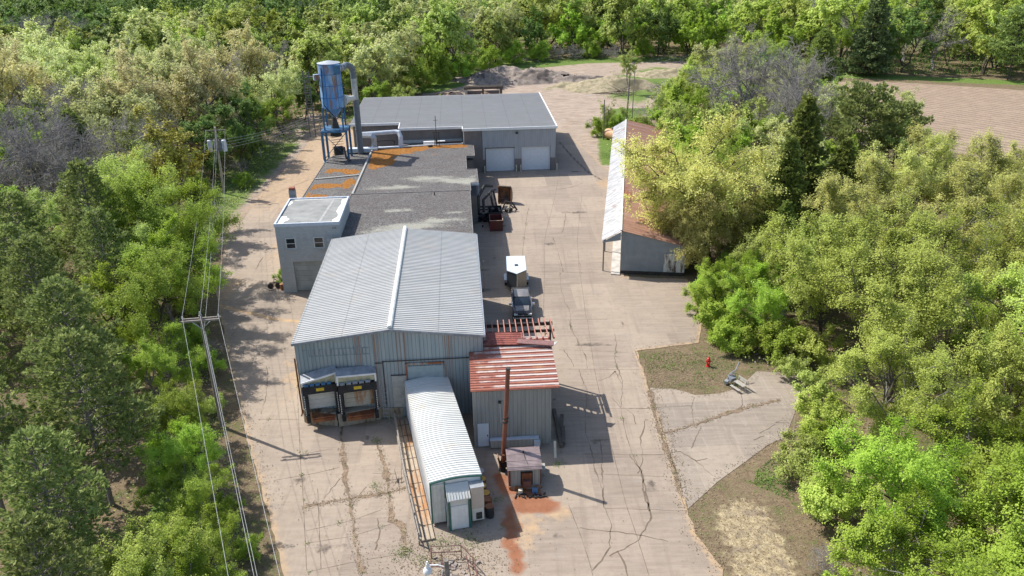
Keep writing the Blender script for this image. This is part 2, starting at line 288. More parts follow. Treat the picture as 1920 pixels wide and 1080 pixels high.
M['chrome'] = plain('chrome', (.6, .6, .62), .2, .9, .1); M['tyre'] = plain('tyre', (.02, .02, .02), .85); M['trail_tan'] = plain('trailer_tan', (.34, .27, .21), .35, var=.05); M['trail_dk'] = plain('trailer_dark', (.045, .05, .055), .35, var=.05)
M['trail_top'] = plain('trailer_top', (.55, .62, .66), .4, var=.1, scale=3); M['orange'] = plain('orange_tank', (.55, .33, .18), .6, var=.35, scale=1.5)
M['drum_y'] = plain('ochre_drum', (.50, .27, .03), .5, var=.2); M['brown'] = plain('brown_metal', (.13, .06, .05), .6, var=.3)
M['brick'] = mat_block('chimney_brick', (.32, .12, .08), .6); M['shedwall'] = plain('shed_grey', (.24, .265, .285), .7, var=.12, scale=1.2); M['lead'] = plain('pale_plastic', (.62, .58, .46), .6)
M['rubble'] = plain('rubble', (.26, .225, .20), .95, var=.6, scale=1.6); M['hay'] = plain('dry_brush', (.30, .255, .22), .95, var=.4)
M['barkdk'] = plain('dark_stick', (.10, .08, .065), .9)
# ------------------------------------------------------------------ ground, yard, field
rs = np.random.RandomState(7)
def vnoise(x, y, s, seed=0):                             # smooth value noise for shaping zones and mounds
    xi = np.floor(x/s).astype(int); yi = np.floor(y/s).astype(int); fx = x/s - xi; fy = y/s - yi; fx = fx*fx*(3 - 2*fx); fy = fy*fy*(3 - 2*fy)
    def h(a, b): return ((np.sin(a*127.1 + b*311.7 + seed*74.7)*43758.5453) % 1)
    return (h(xi, yi)*(1 - fx) + h(xi+1, yi)*fx)*(1 - fy) + (h(xi, yi+1)*(1 - fx) + h(xi+1, yi+1)*fx)*fy
def inpoly(x, y, P):
    r = np.zeros(np.shape(x), bool); n = len(P); j = n - 1
    for i in range(n):
        xi, yi = P[i]; xj, yj = P[j]
        c = ((yi > y) != (yj > y)) & (x < (xj - xi)*(y - yi)/((yj - yi) or 1e-9) + xi); r ^= c; j = i
    return r
def pdist(x, y, L, closed=False):
    d = np.full(np.shape(x), 1e9); P = list(L) + ([L[0]] if closed else [])
    for (x0, y0), (x1, y1) in zip(P[:-1], P[1:]):
        dx, dy = x1 - x0, y1 - y0; t = np.clip(((x - x0)*dx + (y - y0)*dy)/(dx*dx + dy*dy + 1e-9), 0, 1)
        d = np.minimum(d, np.hypot(x - x0 - t*dx, y - y0 - t*dy))
    return d
def soft(x, y, P, e): d = pdist(x, y, P, True); return np.clip(.5 + np.where(inpoly(x, y, P), d, -d)/(2*e), 0, 1)
def ell(x, y, cx, cy, rx, ry, rot=0):
    x = x + (vnoise(x, y, .9, 5) - .5)*.9*min(rx, 2) + (vnoise(x, y, .4, 15) - .5)*.4*min(rx, 2); y = y + (vnoise(x, y, 1.1, 6) - .5)*.9*min(ry, 2)
    c, s = math.cos(rot), math.sin(rot); u = ((x-cx)*c + (y-cy)*s)/rx; v = (-(x-cx)*s + (y-cy)*c)/ry; return np.clip(1.25 - np.hypot(u, v), 0, 1)
YARD = [(-9.5, 12), (-11.5, 28), (-13.4, 35.4), (-17.1, 43.6), (-20.0, 49.8), (-22.2, 54.9), (-26.0, 63.7), (-29.7, 72.6), (-32.9, 80.6), (-36.4, 95), (-37.6, 106.1), (-37.5, 124.4), (-36.8, 134.0), (-37.5, 147.1), (-42, 165), (-36, 166),
        (-28, 150), (-22, 128), (7.6, 127), (7.6, 153), (10.4, 151), (12.4, 143), (14.2, 134), (15.2, 127), (17.5, 121.2), (13.4, 95.1), (13.2, 89.6), (12.6, 81.7), (19.5, 80.6), (19.0, 70.8), (17.5, 65.9), (11.5, 64.6), (11.6, 42.8), (11.6, 40.2), (12.6, 37.0), (11.9, 34), (11.7, 12)]
APRON = [(11.62, 58.1), (13.4, 57.9), (15.2, 56.8), (17.3, 57.0), (19.2, 57.9), (21.4, 60.5), (25.5, 60.1), (24.2, 56.3), (22.6, 54.0), (20.8, 50.6), (19.2, 49.7), (16.6, 47.4), (14.3, 45.4), (11.62, 42.6)]
FIELD = [(66, 172), (74, 190), (82, 198.5), (96, 195.5), (118, 183.5), (175, 158), (190, 120), (120, 95), (92, 112), (74, 132), (68, 150)]
CLEAR = [(-24, 160), (-20, 196), (-6, 214), (6, 236), (24, 240), (52, 236), (50, 215), (40, 196), (31, 172), (28, 150), (22.5, 136), (19, 118), (14, 100), (13, 120), (10, 140)]
def concrete_grid(name, P, z, step, mat, stain=None, kind='structure'):
    b = []
    for (x0, y0), (x1, y1) in zip(P, P[1:] + P[:1]):
        k = max(1, int(math.hypot(x1 - x0, y1 - y0)/.8))
        for i in range(k):
            j = random.Random(round(x0*31 + y0*7 + i)).uniform(-.09, .09) if i else 0
            b.append((x0 + (x1-x0)*i/k + j, y0 + (y1-y0)*i/k + j))
    xs = np.arange(min(p[0] for p in P), max(p[0] for p in P), step); ys = np.arange(min(p[1] for p in P), max(p[1] for p in P), step)
    gx, gy = [a.ravel() for a in np.meshgrid(xs, ys)]; gx = gx + .01*np.sin(gy*9); ok = inpoly(gx, gy, b) & (pdist(gx, gy, b, True) > .3*step)
    pts = [Vector(p) for p in b] + [Vector((float(p), float(q))) for p, q in zip(gx[ok], gy[ok])]
    r = delaunay_2d_cdt(pts, [], [list(range(len(b)))], 1, 1e-5)
    V = np.array([(p[0], p[1], z) for p in r[0]]); T = np.array([f for f in r[2] if len(f) == 3])
    o = npmesh(name, V, T, mat, tri=True, attrs={'stain': ('POINT', stain(V[:, 0], V[:, 1]) if stain else np.zeros((len(V), 3)))}); o['kind'] = kind
    return o
def yard_stain(x, y):
    r = np.maximum.reduce([ell(x, y, *e) for e in ((-.1, 44.7, 1.5, 1.5), (.6, 43.4, 1.2, 1.1), (1.3, 43.6, 1.6, .7), (-.35, 39.5, .95, 1.5), (-.5, 41.5, .8, .9), (.0, 37.4, .7, 1.0), (-1.0, 46.3, .8, .9), (-.4, 42.2, 1.0, 1.3), (-.2, 40.6, .8, 1.4), (-.1, 38.6, .7, 1.4), (.8, 44.4, 1.3, .8), (2.2, 43.3, 1.2, .5), (1.2, 42.9, 1.9, .9), (.3, 45.6, 1.0, 1.0))])*.98
    g = np.maximum.reduce([ell(x, y, *e) for e in ((2.4, 42.2, 2.6, 1.9), (.6, 40.5, 2.2, 2.6), (11.6, 47.5, .35, 8), (12.1, 38.4, 1.1, 3.2), (-28, 95, 3.2, 16), (-33, 118, 4.5, 22), (-31, 80, 2, 7), (3.2, 96.8, .8, .6), (13.3, 92, 1, 6), (15, 116, 3, 8), (-19, 62, 2.5, 9))])*.62
    g = np.maximum(g, np.clip(1.1 - pdist(x, y, [(-32.2, 76.6), (-27.6, 74.2), (-24, 72.4), (-20.6, 71.6), (-16, 70.6)])/.55, 0, 1)*.95)
    g = np.maximum(g, np.clip((y - 84)/30, 0, 1)*np.clip((-26 - x)/3, 0, 1)*.6)
    b = np.maximum.reduce([ell(x, y, *e) for e in ((-.95, 45.8, .95, 1.0), (-2.2, 88, .9, .5), (-3.0, 84.2, .9, .7), (-2.9, 78.8, 1.2, .35), (-2.0, 76.5, .8, .4), (-3.4, 74.6, 1.1, .35), (-3.1, 70.8, 1.1, .3), (10.5, 124, 2.2, .7), (.6, 121.5, 1.3, .45), (-1.6, 99, 2, 1.2), (3.3, 56.5, .5, .3), (10.8, 69.5, .35, 1.3), (-11.2, 44.2, .6, .9), (-9.6, 44.6, .6, .7), (-11.6, 51.4, .5, .6), (7.5, 66, 2.5, .5), (-16.5, 58, 1.3, 2.2), (-12, 39.5, 1.2, .7), (9.5, 45, .6, 2), (5, 92, 1.6, .8), (9, 104, 2.4, .7), (-19, 66, 1.2, 2), (6.5, 50.5, 1.3, .5), (-24, 84, 1.4, 1.8), (2.8, 40.2, .7, .4), (-15.6, 46.5, .9, .6))])*.75
    g = np.maximum(g, np.clip(1 - pdist(x, y, YARD, True)/1.1, 0, 1)*.66)
    b = np.maximum(b, np.clip(1 - pdist(x, y, [(9.2, 143), (10.2, 136), (11.2, 130), (12.6, 123), (14.2, 119)])/.5, 0, 1)*.9)
    return np.stack([r, g, b], 1)
concrete_grid('concrete_yard', YARD, .03, .42, M['concrete'], yard_stain)
concrete_grid('concrete_apron', APRON, .026, .42, M['apron'], lambda x, y: np.stack([0*x, .5*np.maximum.reduce([ell(x, y, 11.7, 50, .5, 7), ell(x, y, 20, 52, 1.4, .5, .4)]), .45*np.maximum.reduce([ell(x, y, 17.6, 51.3, 1.1, .5), ell(x, y, 19.5, 51, 1.4, .9), ell(x, y, 17, 53, .7, .6)])], 1))
o = concrete_grid('field', FIELD, .05, 3, M['field'])
xs = np.concatenate([[-5200, -2600, -1300, -700, -420], np.arange(-260, 281, 1.25), [420, 700, 1300, 2600, 5200]]); ys = np.concatenate([[-900, -300, -100], np.arange(-20, 420, 1.25), [520, 700, 1100, 2000, 3500, 5200]])
gx, gy = np.meshgrid(xs, ys); fx, fy = gx.ravel(), gy.ravel()
grass = np.maximum.reduce([.6*soft(fx, fy, [(-40, 84), (-46, 100), (-50, 150), (-38, 146), (-37.8, 125), (-38, 100), (-35, 86)], 1.5), .8*soft(fx, fy, [(-12, 26), (-22, 46), (-26, 56), (-28, 50), (-22, 34)], 1.6),
    .9*soft(fx, fy, [(-26, 196), (-8, 226), (4, 244), (60, 244), (54, 234), (22, 233), (6, 226), (-4, 212), (-18, 192)], 2), .85*soft(fx, fy, [(14.5, 127), (20, 128), (23, 150), (31, 172), (22, 172), (16.5, 150)], 1.5), .75*ell(fx, fy, 15.6, 113, 2.4, 8),
    .62*soft(fx, fy, [(20, 186), (28, 170), (44, 196), (52, 222), (40, 228), (26, 214)], 5), .55*ell(fx, fy, 17, 198, 5, 7), .85*soft(fx, fy, [(66, 198), (82, 204), (120, 190), (185, 158), (185, 166), (120, 198), (84, 212), (66, 206)], 2), .6*ell(fx, fy, 17.6, 58.4, 1.6, 1.1), .55*ell(fx, fy, 13, 60.5, 1.5, 1.2), .6*ell(fx, fy, 14.6, 58.2, 1.4, .6), .6*ell(fx, fy, 17.6, 46.8, 1.8, 1.6), .45*ell(fx, fy, 20, 44, 3, 3)])
sand = .62*np.maximum.reduce([soft(fx, fy, [(12.2, 26), (12.4, 37), (12.6, 42.6), (15.5, 44.6), (17.4, 43.5), (17.8, 38), (18, 26)], 1.4), .55*ell(fx, fy, 24, 160, 6, 12), .5*ell(fx, fy, 30, 205, 9, 4)])
dirt = np.maximum.reduce([.95*soft(fx, fy, CLEAR, 3), .22*soft(fx, fy, [(11.5, 57), (11.5, 64.2), (15, 66), (18, 73), (20, 81), (19, 81), (17, 64), (22, 58)], 1.0), .62*soft(fx, fy, [(-46, 172), (-36, 172), (-20, 128), (-38, 84), (-22, 50), (-12, 20), (-15, 20), (-26, 52), (-41, 84), (-48, 120)], 2.2), .5*ell(fx, fy, -7.5, 38, 2.4, 3)])
far = np.clip((np.hypot(fx, fy) - 240)/60, 0, 1); fz = (vnoise(fx, fy, 9, 3) - .5)*.25*np.clip((pdist(fx, fy, YARD, True) - 3)/6, 0, 1)*(~inpoly(fx, fy, YARD))*(~inpoly(fx, fy, FIELD))*(pdist(fx, fy, FIELD, True) > 3)*(pdist(fx, fy, APRON, True) > 1)
fz = np.where(inpoly(fx, fy, APRON), 0, fz)
nx, ny = len(xs), len(ys); q = (np.arange(ny - 1)[:, None]*nx + np.arange(nx - 1)[None, :]).ravel()
npmesh('ground', np.stack([fx, fy, fz], 1), np.stack([q, q + 1, q + nx + 1, q + nx], 1), M['ground'], attrs={'zone': ('POINT', np.stack([np.maximum(grass, far*.6), sand, dirt], 1))})['kind'] = 'structure'
JOINTS = [[(7.5,71.1),(7.2,61.3),(7.3,50.9),(7.5,43.4),(7.8,39.8),(8.0,36.6)],[(3.9,61.5),(11.2,61.1)],[(4.2,65.1),(10.6,64.3)],[(6.6,55.0),(11.3,54.9)],[(3.0,49.0),(11.3,48.6)],[(5.7,46.5),(10.5,46.1)],[(6.0,42.8),(11.4,42.4)],[(3.6,43.2),(4.2,40.0),(4.5,37.9),(4.6,36.7)],[(11.3,64.6),(11.4,62.4),(11.6,58.0),(11.4,54.3),(11.4,51.4),(11.3,48.9),(11.5,46.1),(11.4,42.6)],[(7.5,119.7),(6.3,109.5),(4.5,96.2),(4.1,92.0),(3.7,82.8),(3.3,75.0),(3.1,71.5)],[(10.6,112.7),(9.2,101.0),(8.3,93.3),(7.8,84.7),(7.6,77.4),(7.4,71.4)],[(-1.1,107.9),(12.2,106.8)],[(-0.9,102.5),(11.7,101.6)],[(-1.1,95.9),(11.0,95.4)],[(1.7,83.7),(9.7,82.9)],[(3.4,77.4),(9.8,77.1)],[(3.1,71.4),(9.5,71.1)],[(2.6,107.0),(2.1,101.4),(1.0,83.7)],[(-19.8,63.5),(-18.0,56.4),(-16.1,49.1),(-14.7,44.1),(-13.0,37.6)],[(-16.1,49.5),(-13.9,50.1)],[(-17.4,46.4),(-14.4,47.2),(-12.9,47.8)],[(-13.8,41.1),(-11.0,42.0),(-9.2,43.0)],[(-13.6,39.9),(-10.7,40.5),(-8.3,41.6)],[(-12.9,37.4),(-10.1,38.2),(-6.9,38.9)],[(-20.7,54.3),(-17.4,54.2)],[(-14.0,45.4),(-12.1,37.6)],[(11.4,55.0),(14.5,55.2)],[(9.4,55.0),(10.9,54.9)],[(8.5,48.7),(11.3,48.7)]]
CRACKS = [[(5.6,71.2),(5.8,68.9),(6.4,65.3),(6.7,63.0),(6.6,61.5)],[(9.8,68.0),(9.7,65.6),(9.2,62.9),(9.4,59.2),(9.2,57.7),(8.7,55.1),(8.6,51.4),(8.7,49.0),(9.1,46.7),(9.1,45.9),(9.1,42.9),(9.0,41.9),(7.9,39.7),(6.8,38.9),(5.8,38.3)],[(5.8,61.3),(6.2,57.8),(5.5,51.5),(5.8,49.1),(5.8,46.8),(6.1,44.7),(6.0,42.9),(6.3,41.1),(5.9,39.1),(5.3,37.9),(4.6,37.1)],[(9.1,61.0),(8.4,60.0),(7.3,59.3)],[(9.0,61.0),(9.3,58.8)],[(6.6,50.9),(6.3,46.8),(6.0,42.9)],[(4.2,40.9),(7.9,40.2),(9.7,39.5)],[(8.9,55.1),(9.6,54.1),(9.6,52.7)],[(10.5,53.3),(9.7,50.8),(9.4,47.8),(8.8,46.5)],[(8.2,56.6),(8.7,55.1)],[(4.7,64.9),(5.3,63.1),(5.4,61.8)],[(6.4,38.7),(6.7,37.4),(6.7,36.6)],[(5.3,94.5),(5.7,88.5),(5.9,83.3)],[(5.5,83.1),(5.3,79.0),(5.5,75.6),(5.9,72.8),(5.7,68.9)],[(7.6,103.5),(6.8,97.1),(6.5,96.1)],[(8.0,86.1),(7.9,82.6)],[(6.8,114.4),(9.1,115.4),(11.1,117.5)],[(-22.4,62.9),(-21.6,60.4),(-20.9,56.9),(-20.7,55.1)],[(-13.3,44.3),(-13.0,45.4),(-12.6,46.5)],[(-10.6,45.5),(-11.1,44.2),(-11.2,43.2)],[(-9.3,42.2),(-8.9,40.6),(-9.0,39.2)],[(15.0,56.4),(14.5,55.0),(14.2,52.6)],[(11.3,48.8),(12.4,49.0),(13.3,47.9),(14.2,48.1)],[(13.3,47.9),(14.1,46.1)],[(19.5,58.4),(18.5,54.6)],[(14.7,52.3),(13.3,49.4)],[(18.9,51.2),(20.5,52.3)],[(18.2,50.3),(19.2,50.8)],[(8.5,48.8),(9.1,46.8),(8.9,44.3),(9.0,42.4)],[(-30.1,89.4),(-29.9,85.6)],[(-27.3,78.5),(-25.7,78.9)],[(-38.1,97.4),(-35.9,96.4)]]
SEAMS = [[(-14.1,54.3),(-13.2,50.5),(-12.6,48.1),(-11.9,45.3),(-11.2,43.2),(-10.4,40.1),(-9.5,37.2)],[(-10.6,50.7),(-9.6,48.0),(-9.2,46.1),(-8.3,42.0),(-7.5,41.4),(-7.0,39.2)],[(-14.5,43.5),(-11.4,44.3),(-9.1,44.8),(-7.4,45.4)],[(11.3,51.2),(14.1,52.4),(16.6,53.7),(18.5,54.6),(22.0,55.9)],[(11.5,57.7),(11.3,52.4),(11.4,49.9),(11.5,48.3),(11.4,44.0)]]

def ribbon(L, wd, jit, z):
    V = []; Q = []; rr = random.Random(5)
    for P in L:
        pts = []
        for (x0, y0), (x1, y1) in zip(P[:-1], P[1:]):
            k = max(1, int(math.hypot(x1-x0, y1-y0)/.35)); pts += [(x0 + (x1-x0)*i/k + rr.uniform(-jit, jit), y0 + (y1-y0)*i/k + rr.uniform(-jit, jit)) for i in range(k)]
        pts.append(P[-1])
        for i, p in enumerate(pts):
            a = pts[max(0, i-1)]; b = pts[min(len(pts)-1, i+1)]; l = math.hypot(b[0]-a[0], b[1]-a[1]) or 1; nx_, ny_ = -(b[1]-a[1])/l, (b[0]-a[0])/l
            h = wd/2*(rr.uniform(.45, 1.5) if jit < .03 else (.25 + 2.4*float(vnoise(np.array(p[0]), np.array(p[1]), 1.3, 3))**1.6)*rr.uniform(.7, 1.3)); V += [(p[0]+nx_*h, p[1]+ny_*h, z), (p[0]-nx_*h, p[1]-ny_*h, z)]
            if i: n = len(V); Q.append((n-4, n-3, n-1, n-2))
    return V, Q
for nm, L, wd, j, z in (('slab_joints', JOINTS, .035, .012, .036), ('pavement_cracks', CRACKS, .05, .07, .040), ('pavement_seams', SEAMS, .26, .10, .044)):
    V, Q = ribbon(L, wd, j, z); npmesh(nm, V, Q, M['seam' if nm == 'pavement_seams' else 'joint'])['kind'] = 'structure'
# ------------------------------------------------------------------ buildings
def bld(name, label, cat, u, v, a=FA, group=None): t = thing(name, label, cat, A(u, v, 0, a), a, group); return t, (u, v, 0)
def panels(mb, x0, x1, z0, z1, y, n, d=.05, gap=.03):     # horizontal sections of an overhead door
    h = (z1 - z0)/n
    for i in range(n): mb.box(x0, y - d, z0 + i*h + gap/2, x1, y, z0 + (i+1)*h - gap/2)
    return mb.box(x0, y - d*.4, z0, x1, y + .02, z1)
def weld(name, mb, mat, par): return mb.build(name, mat, par)
# --- long metal warehouse with the white ribbed roof
wh, o = bld('metal_warehouse', 'pale blue rust streaked metal warehouse with white ribbed gable roof and loading docks', 'warehouse', -13.5, 54.8)
U0, U1, V0, V1, UR, ZE, ZR = -13.5, .95, 54.8, 76.9, -6.1, 7.2, 8.05
def gz(u, e=0): return (ZE + (ZR - ZE)*(u - U0)/(UR - U0) if u < UR else ZE + (ZR - ZE)*(U1 - u)/(U1 - UR)) + e
m = MB(o); m.poly([(U0, V0, 0), (U1, V0, 0), (U1, V0, ZE), (UR, V0, ZR), (U0, V0, ZE)], (0, V1 - V0 - .1, 0))
u = U0 + .12
while u < U1 - .05:
    m.poly([(u - .035, V0, 0), (u + .035, V0, 0), (u + .035, V0, gz(u) - .12), (u - .035, V0, gz(u) - .12)], (0, -.05, 0)); u += .30
m.ribs((U1, V0 + .2, 0), (0, 1, 0), (0, 0, 1), (1, 0, 0), V1 - V0 - .4, ZE - .1, .6, .09, .04)
weld('wall', m, M['ware'], wh)
m = MB(o)
for (ua, za, ub, zb) in ((U0 - .15, gz(U0 - .15), UR, ZR), (U1 + .15, gz(U1 + .15), UR, ZR)):
    L = math.hypot(ub - ua, zb - za); d = Vector((ub - ua, 0, zb - za)).normalized(); nn = Vector((-d.z, 0, d.x)) if d.x > 0 else Vector((d.z, 0, -d.x))
    m.poly([(ua, V0 - .2, za), (ub, V0 - .2, zb), (ub, V0 - .2, zb + .08), (ua, V0 - .2, za + .08)], (0, V1 - V0 + .3, 0))
    m.ribs((ua + nn.x*.08, V0 - .2, za + .08), (0, 1, 0), d, nn, V1 - V0 + .3, L, .335, .12, .055)
weld('roof', m, M['wroof'], wh)
m = MB(o); y = V0 - .1; k = 0
while y < V1 - .6: m.tube([(UR, y, ZR + .13), (UR, y + 1.42, ZR + .13)], .20, 10); m.tube([(UR, y+1.42, ZR + .11), (UR, y + 1.5, ZR + .11)], .15, 10); y += 1.5
weld('ridge_vent', m, M['cap'], wh)
m = MB(o)
for ua, ub in ((U0 - .18, UR), (UR, U1 + .18)): m.poly([(ua, V0 - .26, gz(ua) - .14), (ub, V0 - .26, gz(ub) - .14), (ub, V0 - .26, gz(ub) + .06), (ua, V0 - .26, gz(ua) + .06)], (0, .055, 0))
weld('gable_trim', m, M['grey'], wh)
m = MB(o); m.box(U1 + .12, V0 - .22, ZE - .12, U1 + .26, V1, ZE + .03); weld('gutter', m, M['galv'], wh)
m = MB(o); m.tube([(U0 - .08, V0 - .1, 5.9), (U0 - .08, V0 - .1, 1.0), (U0 - .16, V0 - .25, .7)], .07, 6); weld('downspout', m, M['rust'], wh)
m = MB(o); m.box(U0 - .03, V0 - .07, 0, -7.45, V0 + .02, 1.2); m.poly([(U0 - .05, V0 - .07, 0), (-10.75, V0 - .07, 0), (-10.75, V0 - .95, 0), (U0 + .25, V0 - .35, 0)], (0, 0, 1.22)); m.poly([(-10.65, V0 - .07, 0), (-7.4, V0 - .07, 0), (-7.4, V0 - .25, 0), (-10.65, V0 - 1.05, 0)], (0, 0, 1.22)); m.box(-7.4, V0 - .09, 0, -5.6, V0 + .02, .95)
weld('dock_base', m, rusty('dock_concrete', (.38, .34, .27), (.15, .09, .05), .35), wh)
for s0, s1, rot, hood in ((-13.2, -10.55, R(-13), 1), (-10.45, -7.5, R(-14), 0)):
    cx = (s0 + s1)/2; W = s1 - s0
    sh = bpy.data.objects.new('dock_shelter', None); C.objects.link(sh); sh.parent = wh; sh.location = (cx + 13.5, -.45, 0); sh.rotation_euler = (0, 0, R(9)); sh['label'] = 'loading dock nearest the left corner, clean white door' if hood else 'right hand loading dock with a rust stained door'
    q = MB(); panels(q, -W/2 + .35, W/2 - .3, 1.45, 3.45, .22, 5, .04, .025); q.build('dock_door', M['offwhite'] if hood else rusty('stained_door', (.50, .48, .40), (.34, .15, .05), .52, scale=.9), sh)
    q = MB(); q.box(-W/2, -.5, 1.2, -W/2 + .28, .3, 3.4); q.box(W/2 - .22, -.5, 1.2, W/2, .3, 3.4); q.box(-W/2, -.55, 3.2, W/2, .28, 3.85); q.build('dock_seal', M['black'], sh)
    q = MB()
    for sx_ in (-W/2 + .03, W/2 - .1):
        q = MB(); q.box(sx_ + .025, -.512, 1.3, sx_ + .045, -.503, 3.1)
        for i in range(9): q.box(sx_, -.53, 1.3 + i*.21, sx_ + .07, -.51, 1.4 + i*.21)
        q.build('edge_marking', M['offwhite'], sh)
    q = MB(); q.box(-.28, -.575, 3.42, .32, -.552, 3.68); q.build('warning_sign', M['yellow'], sh)
    q = MB(); zl, zr = (4.15, 4.75) if hood else (4.62, 4.50); q.poly([(-W/2, -.35, 3.95), (W/2, -.35, 3.95), (W/2, -.35, zr), (-W/2, -.35, zl)], (0, .03, 0)); q.ribs((-W/2, -.35, 3.96), (1, 0, 0), (0, 0, 1), (0, -1, 0), W, .18, .3, .03, .02); q.build('canopy_front', M['cream'], sh)
    q = MB(); q.poly([(-W/2 - .05, -.45, zl), (W/2 + .05, -.45, zr), (W/2 + .05, .3, zr + .35), (-W/2 - .05, .3, zl + .35)], (0, 0, .04)); q.build('canopy_roof', M['grey'], sh)
    q = MB(); q.poly([(-W/2 - .05, -.47, zl - .06), (W/2 + .05, -.47, zr - .06), (W/2 + .05, -.47, zr + .08), (-W/2 - .05, -.47, zl + .08)], (0, .05, 0)); q.box(-W/2 - .06, -.46, 3.86, -W/2 + .08, -.38, zl); q.box(W/2 - .1, -.46, 3.86, W/2 + .04, -.38, zr); q.build('canopy_trim', M['white'], sh)
    q = MB(); n_ = 5
    for i in range(n_): q.rbox(-W/2 + .3 + i*(W - .5)/n_ + .05, -.50, 3.97, (W - .6)/n_*.8, .16, .20, 0, R(35))
    q.build('torn_header', M['bluedk'] if hood else M['grey'], sh)
    q = MB(); q.box(-W/2 + .45, -.80, 1.05, W/2 - .4, .2, 1.17); q.box(-W/2 + .5, -.86, .8, W/2 - .45, -.72, 1.04); q.build('dock_leveller', M['rust'], sh)
    q = MB(); q.box(-W/2 + .05, -.60, .65, -W/2 + .32, -.3, 1.3); q.build('dock_bumper', M['black'], sh); MB().box(W/2 - .33, -.75, .65, W/2 - .05, -.3, 1.3).build('dock_bumper', M['black'], sh)
m = MB(o); m.box(-5.0, V0 - .10, 1.3, -2.2, V0 - .06, 4.7); weld('sliding_door', m, plain('pale_door', (.34, .40, .41), .6, var=.12), wh)
m = MB(o); m.box(-6.3, V0 - .11, 1.0, -5.05, V0 - .06, 3.9); weld('side_door', m, plain('chalky_panel', (.40, .40, .37), .8, var=.2), wh)
m = MB(o); m.box(-5.12, V0 - .15, 1.0, -5.02, V0 - .06, 5.0); m.box(-2.2, V0 - .15, 1.0, -2.1, V0 - .06, 5.0); m.box(-5.12, V0 - .15, 4.85, -2.1, V0 - .06, 5.0); weld('door_frame', m, rusty('frame_rust', (.38, .38, .34), (.30, .10, .04), .55, scale=2), wh)
m = MB(o); m.box(-6.9, V0 - .16, 5.22, .3, V0 - .10, 5.28); m.box(-7.5, V0 - .14, 5.1, -6.95, V0 - .08, 5.15); m.box(-6.35, V0 - .13, 3.92, -5.15, V0 - .07, 3.98); m.box(-6.9, V0-.15, 1.2, -6.84, V0 - .09, 5.2); weld('conduit', m, M['dark'], wh)
m = MB(o)
for uu in (-7.15, -6.72): m.tube([(uu, V0 - .35, 0), (uu, V0 - .18, 3.1)], .025, 5)
for i in range(8): m.tube([(-7.15, V0 - .33 + .02*i, .3 + i*.36), (-6.72, V0 - .33 + .02*i, .3 + i*.36)], .018, 5)
weld('ladder', m, M['galv'], wh)
m = MB(o); rr = random.Random(3)                           # the ghosts of painted-over letters, too worn to read
def ghost(u, z, h, pat):
    for (a, b, c_, d) in pat: m.box(u + a*h, V0 - .056, z + b*h, u + c_*h, V0 - .05, z + d*h)
for i, p in enumerate(('ilt', 'ib', 'lb', 'ltb', 'ib')):
    ghost(-12.9 + i*.42, 5.95, .62, [(0, 0, .09, 1)]*('i' in p or 'l' in p) + [(0, 0, .55, .08)]*('b' in p) + [(0, .92, .4, 1)]*('t' in p))
for i in range(9): ghost(-10.75 + i*.30, 5.95, .62, [(0, .92, .42, 1), (0, 0, .42, .08)] + [(0, 0, .09, 1)]*(i % 3 != 1))
ghost(-8.35, 5.95, .6, [(0, 0, .08, 1), (0, .92, .9, 1), (0, 0, .9, .08), (.5, 0, .58, 1)])
weld('faded_lettering', m, plain('ghost_paint', (.20, .245, .285), .6, var=.35, scale=2), wh)
# --- low building with gravel roofs
lb, o = bld('low_workshop', 'long low workshop under dark gravel roofs stained with orange moss', 'building', -13.9, 79.6)
def groof(name, pts_uv, zf, zb, va, vb, stain, th=.3):
    P = [(u, v) for u, v in pts_uv]; us = [p[0] for p in P]; vs = [p[1] for p in P]
    xs = np.arange(min(us), max(us), .45); ys = np.arange(min(vs), max(vs), .45); gx, gy = [a.ravel() for a in np.meshgrid(xs, ys)]; ok = inpoly(gx, gy, P) & (pdist(gx, gy, P, True) > .15)
    pts = [Vector(p) for p in P] + [Vector((float(a), float(b))) for a, b in zip(gx[ok], gy[ok])]
    r = delaunay_2d_cdt(pts, [], [list(range(len(P)))], 1, 1e-5); V = np.array([(p[0], p[1]) for p in r[0]]); T = np.array([f for f in r[2] if len(f) == 3])
    z = zf + (zb - zf)*(V[:, 1] - va)/(vb - va) + (vnoise(V[:, 0], V[:, 1], 2.2, 2) - .5)*.05
    return npmesh(name, np.stack([V[:, 0] - o[0], V[:, 1] - o[1], z], 1), T, M['gravel'], lb, tri=True, attrs={'stain': ('POINT', stain(V[:, 0], V[:, 1]))})
def zr_(v): return 6.0 - (v - 96)/(126 - 96)*1.3
FR = [(-14.0, 79.6), (.85, 79.6), (.85, 95.9), (-14.0, 95.9)]
BR = [(-13.7, 95.9), (.95, 95.9), (.95, 99.8), (2.0, 99.8), (2.0, 107.4), (.6, 107.4), (.6, 115.6), (1.9, 115.6), (1.9, 123.6), (.2, 123.8), (.2, 126), (-9.8, 126), (-9.8, 124), (-13.7, 124)]
LR = [(-20.3, 89.1), (-13.95, 89.1), (-13.95, 124), (-18, 124), (-20.3, 118.5)]
def st_front(u, v): return np.stack([0*u, np.maximum.reduce([ell(u, v, -6, 83.4, 4.6, 1.5), ell(u, v, -3, 84.8, 3.5, 1.1), ell(u, v, -9.5, 82.6, 2, 1.2), ell(u, v, -8, 89, 2, .8), ell(u, v, -1, 87.5, 1.4, .6)]), 0*u], 1)
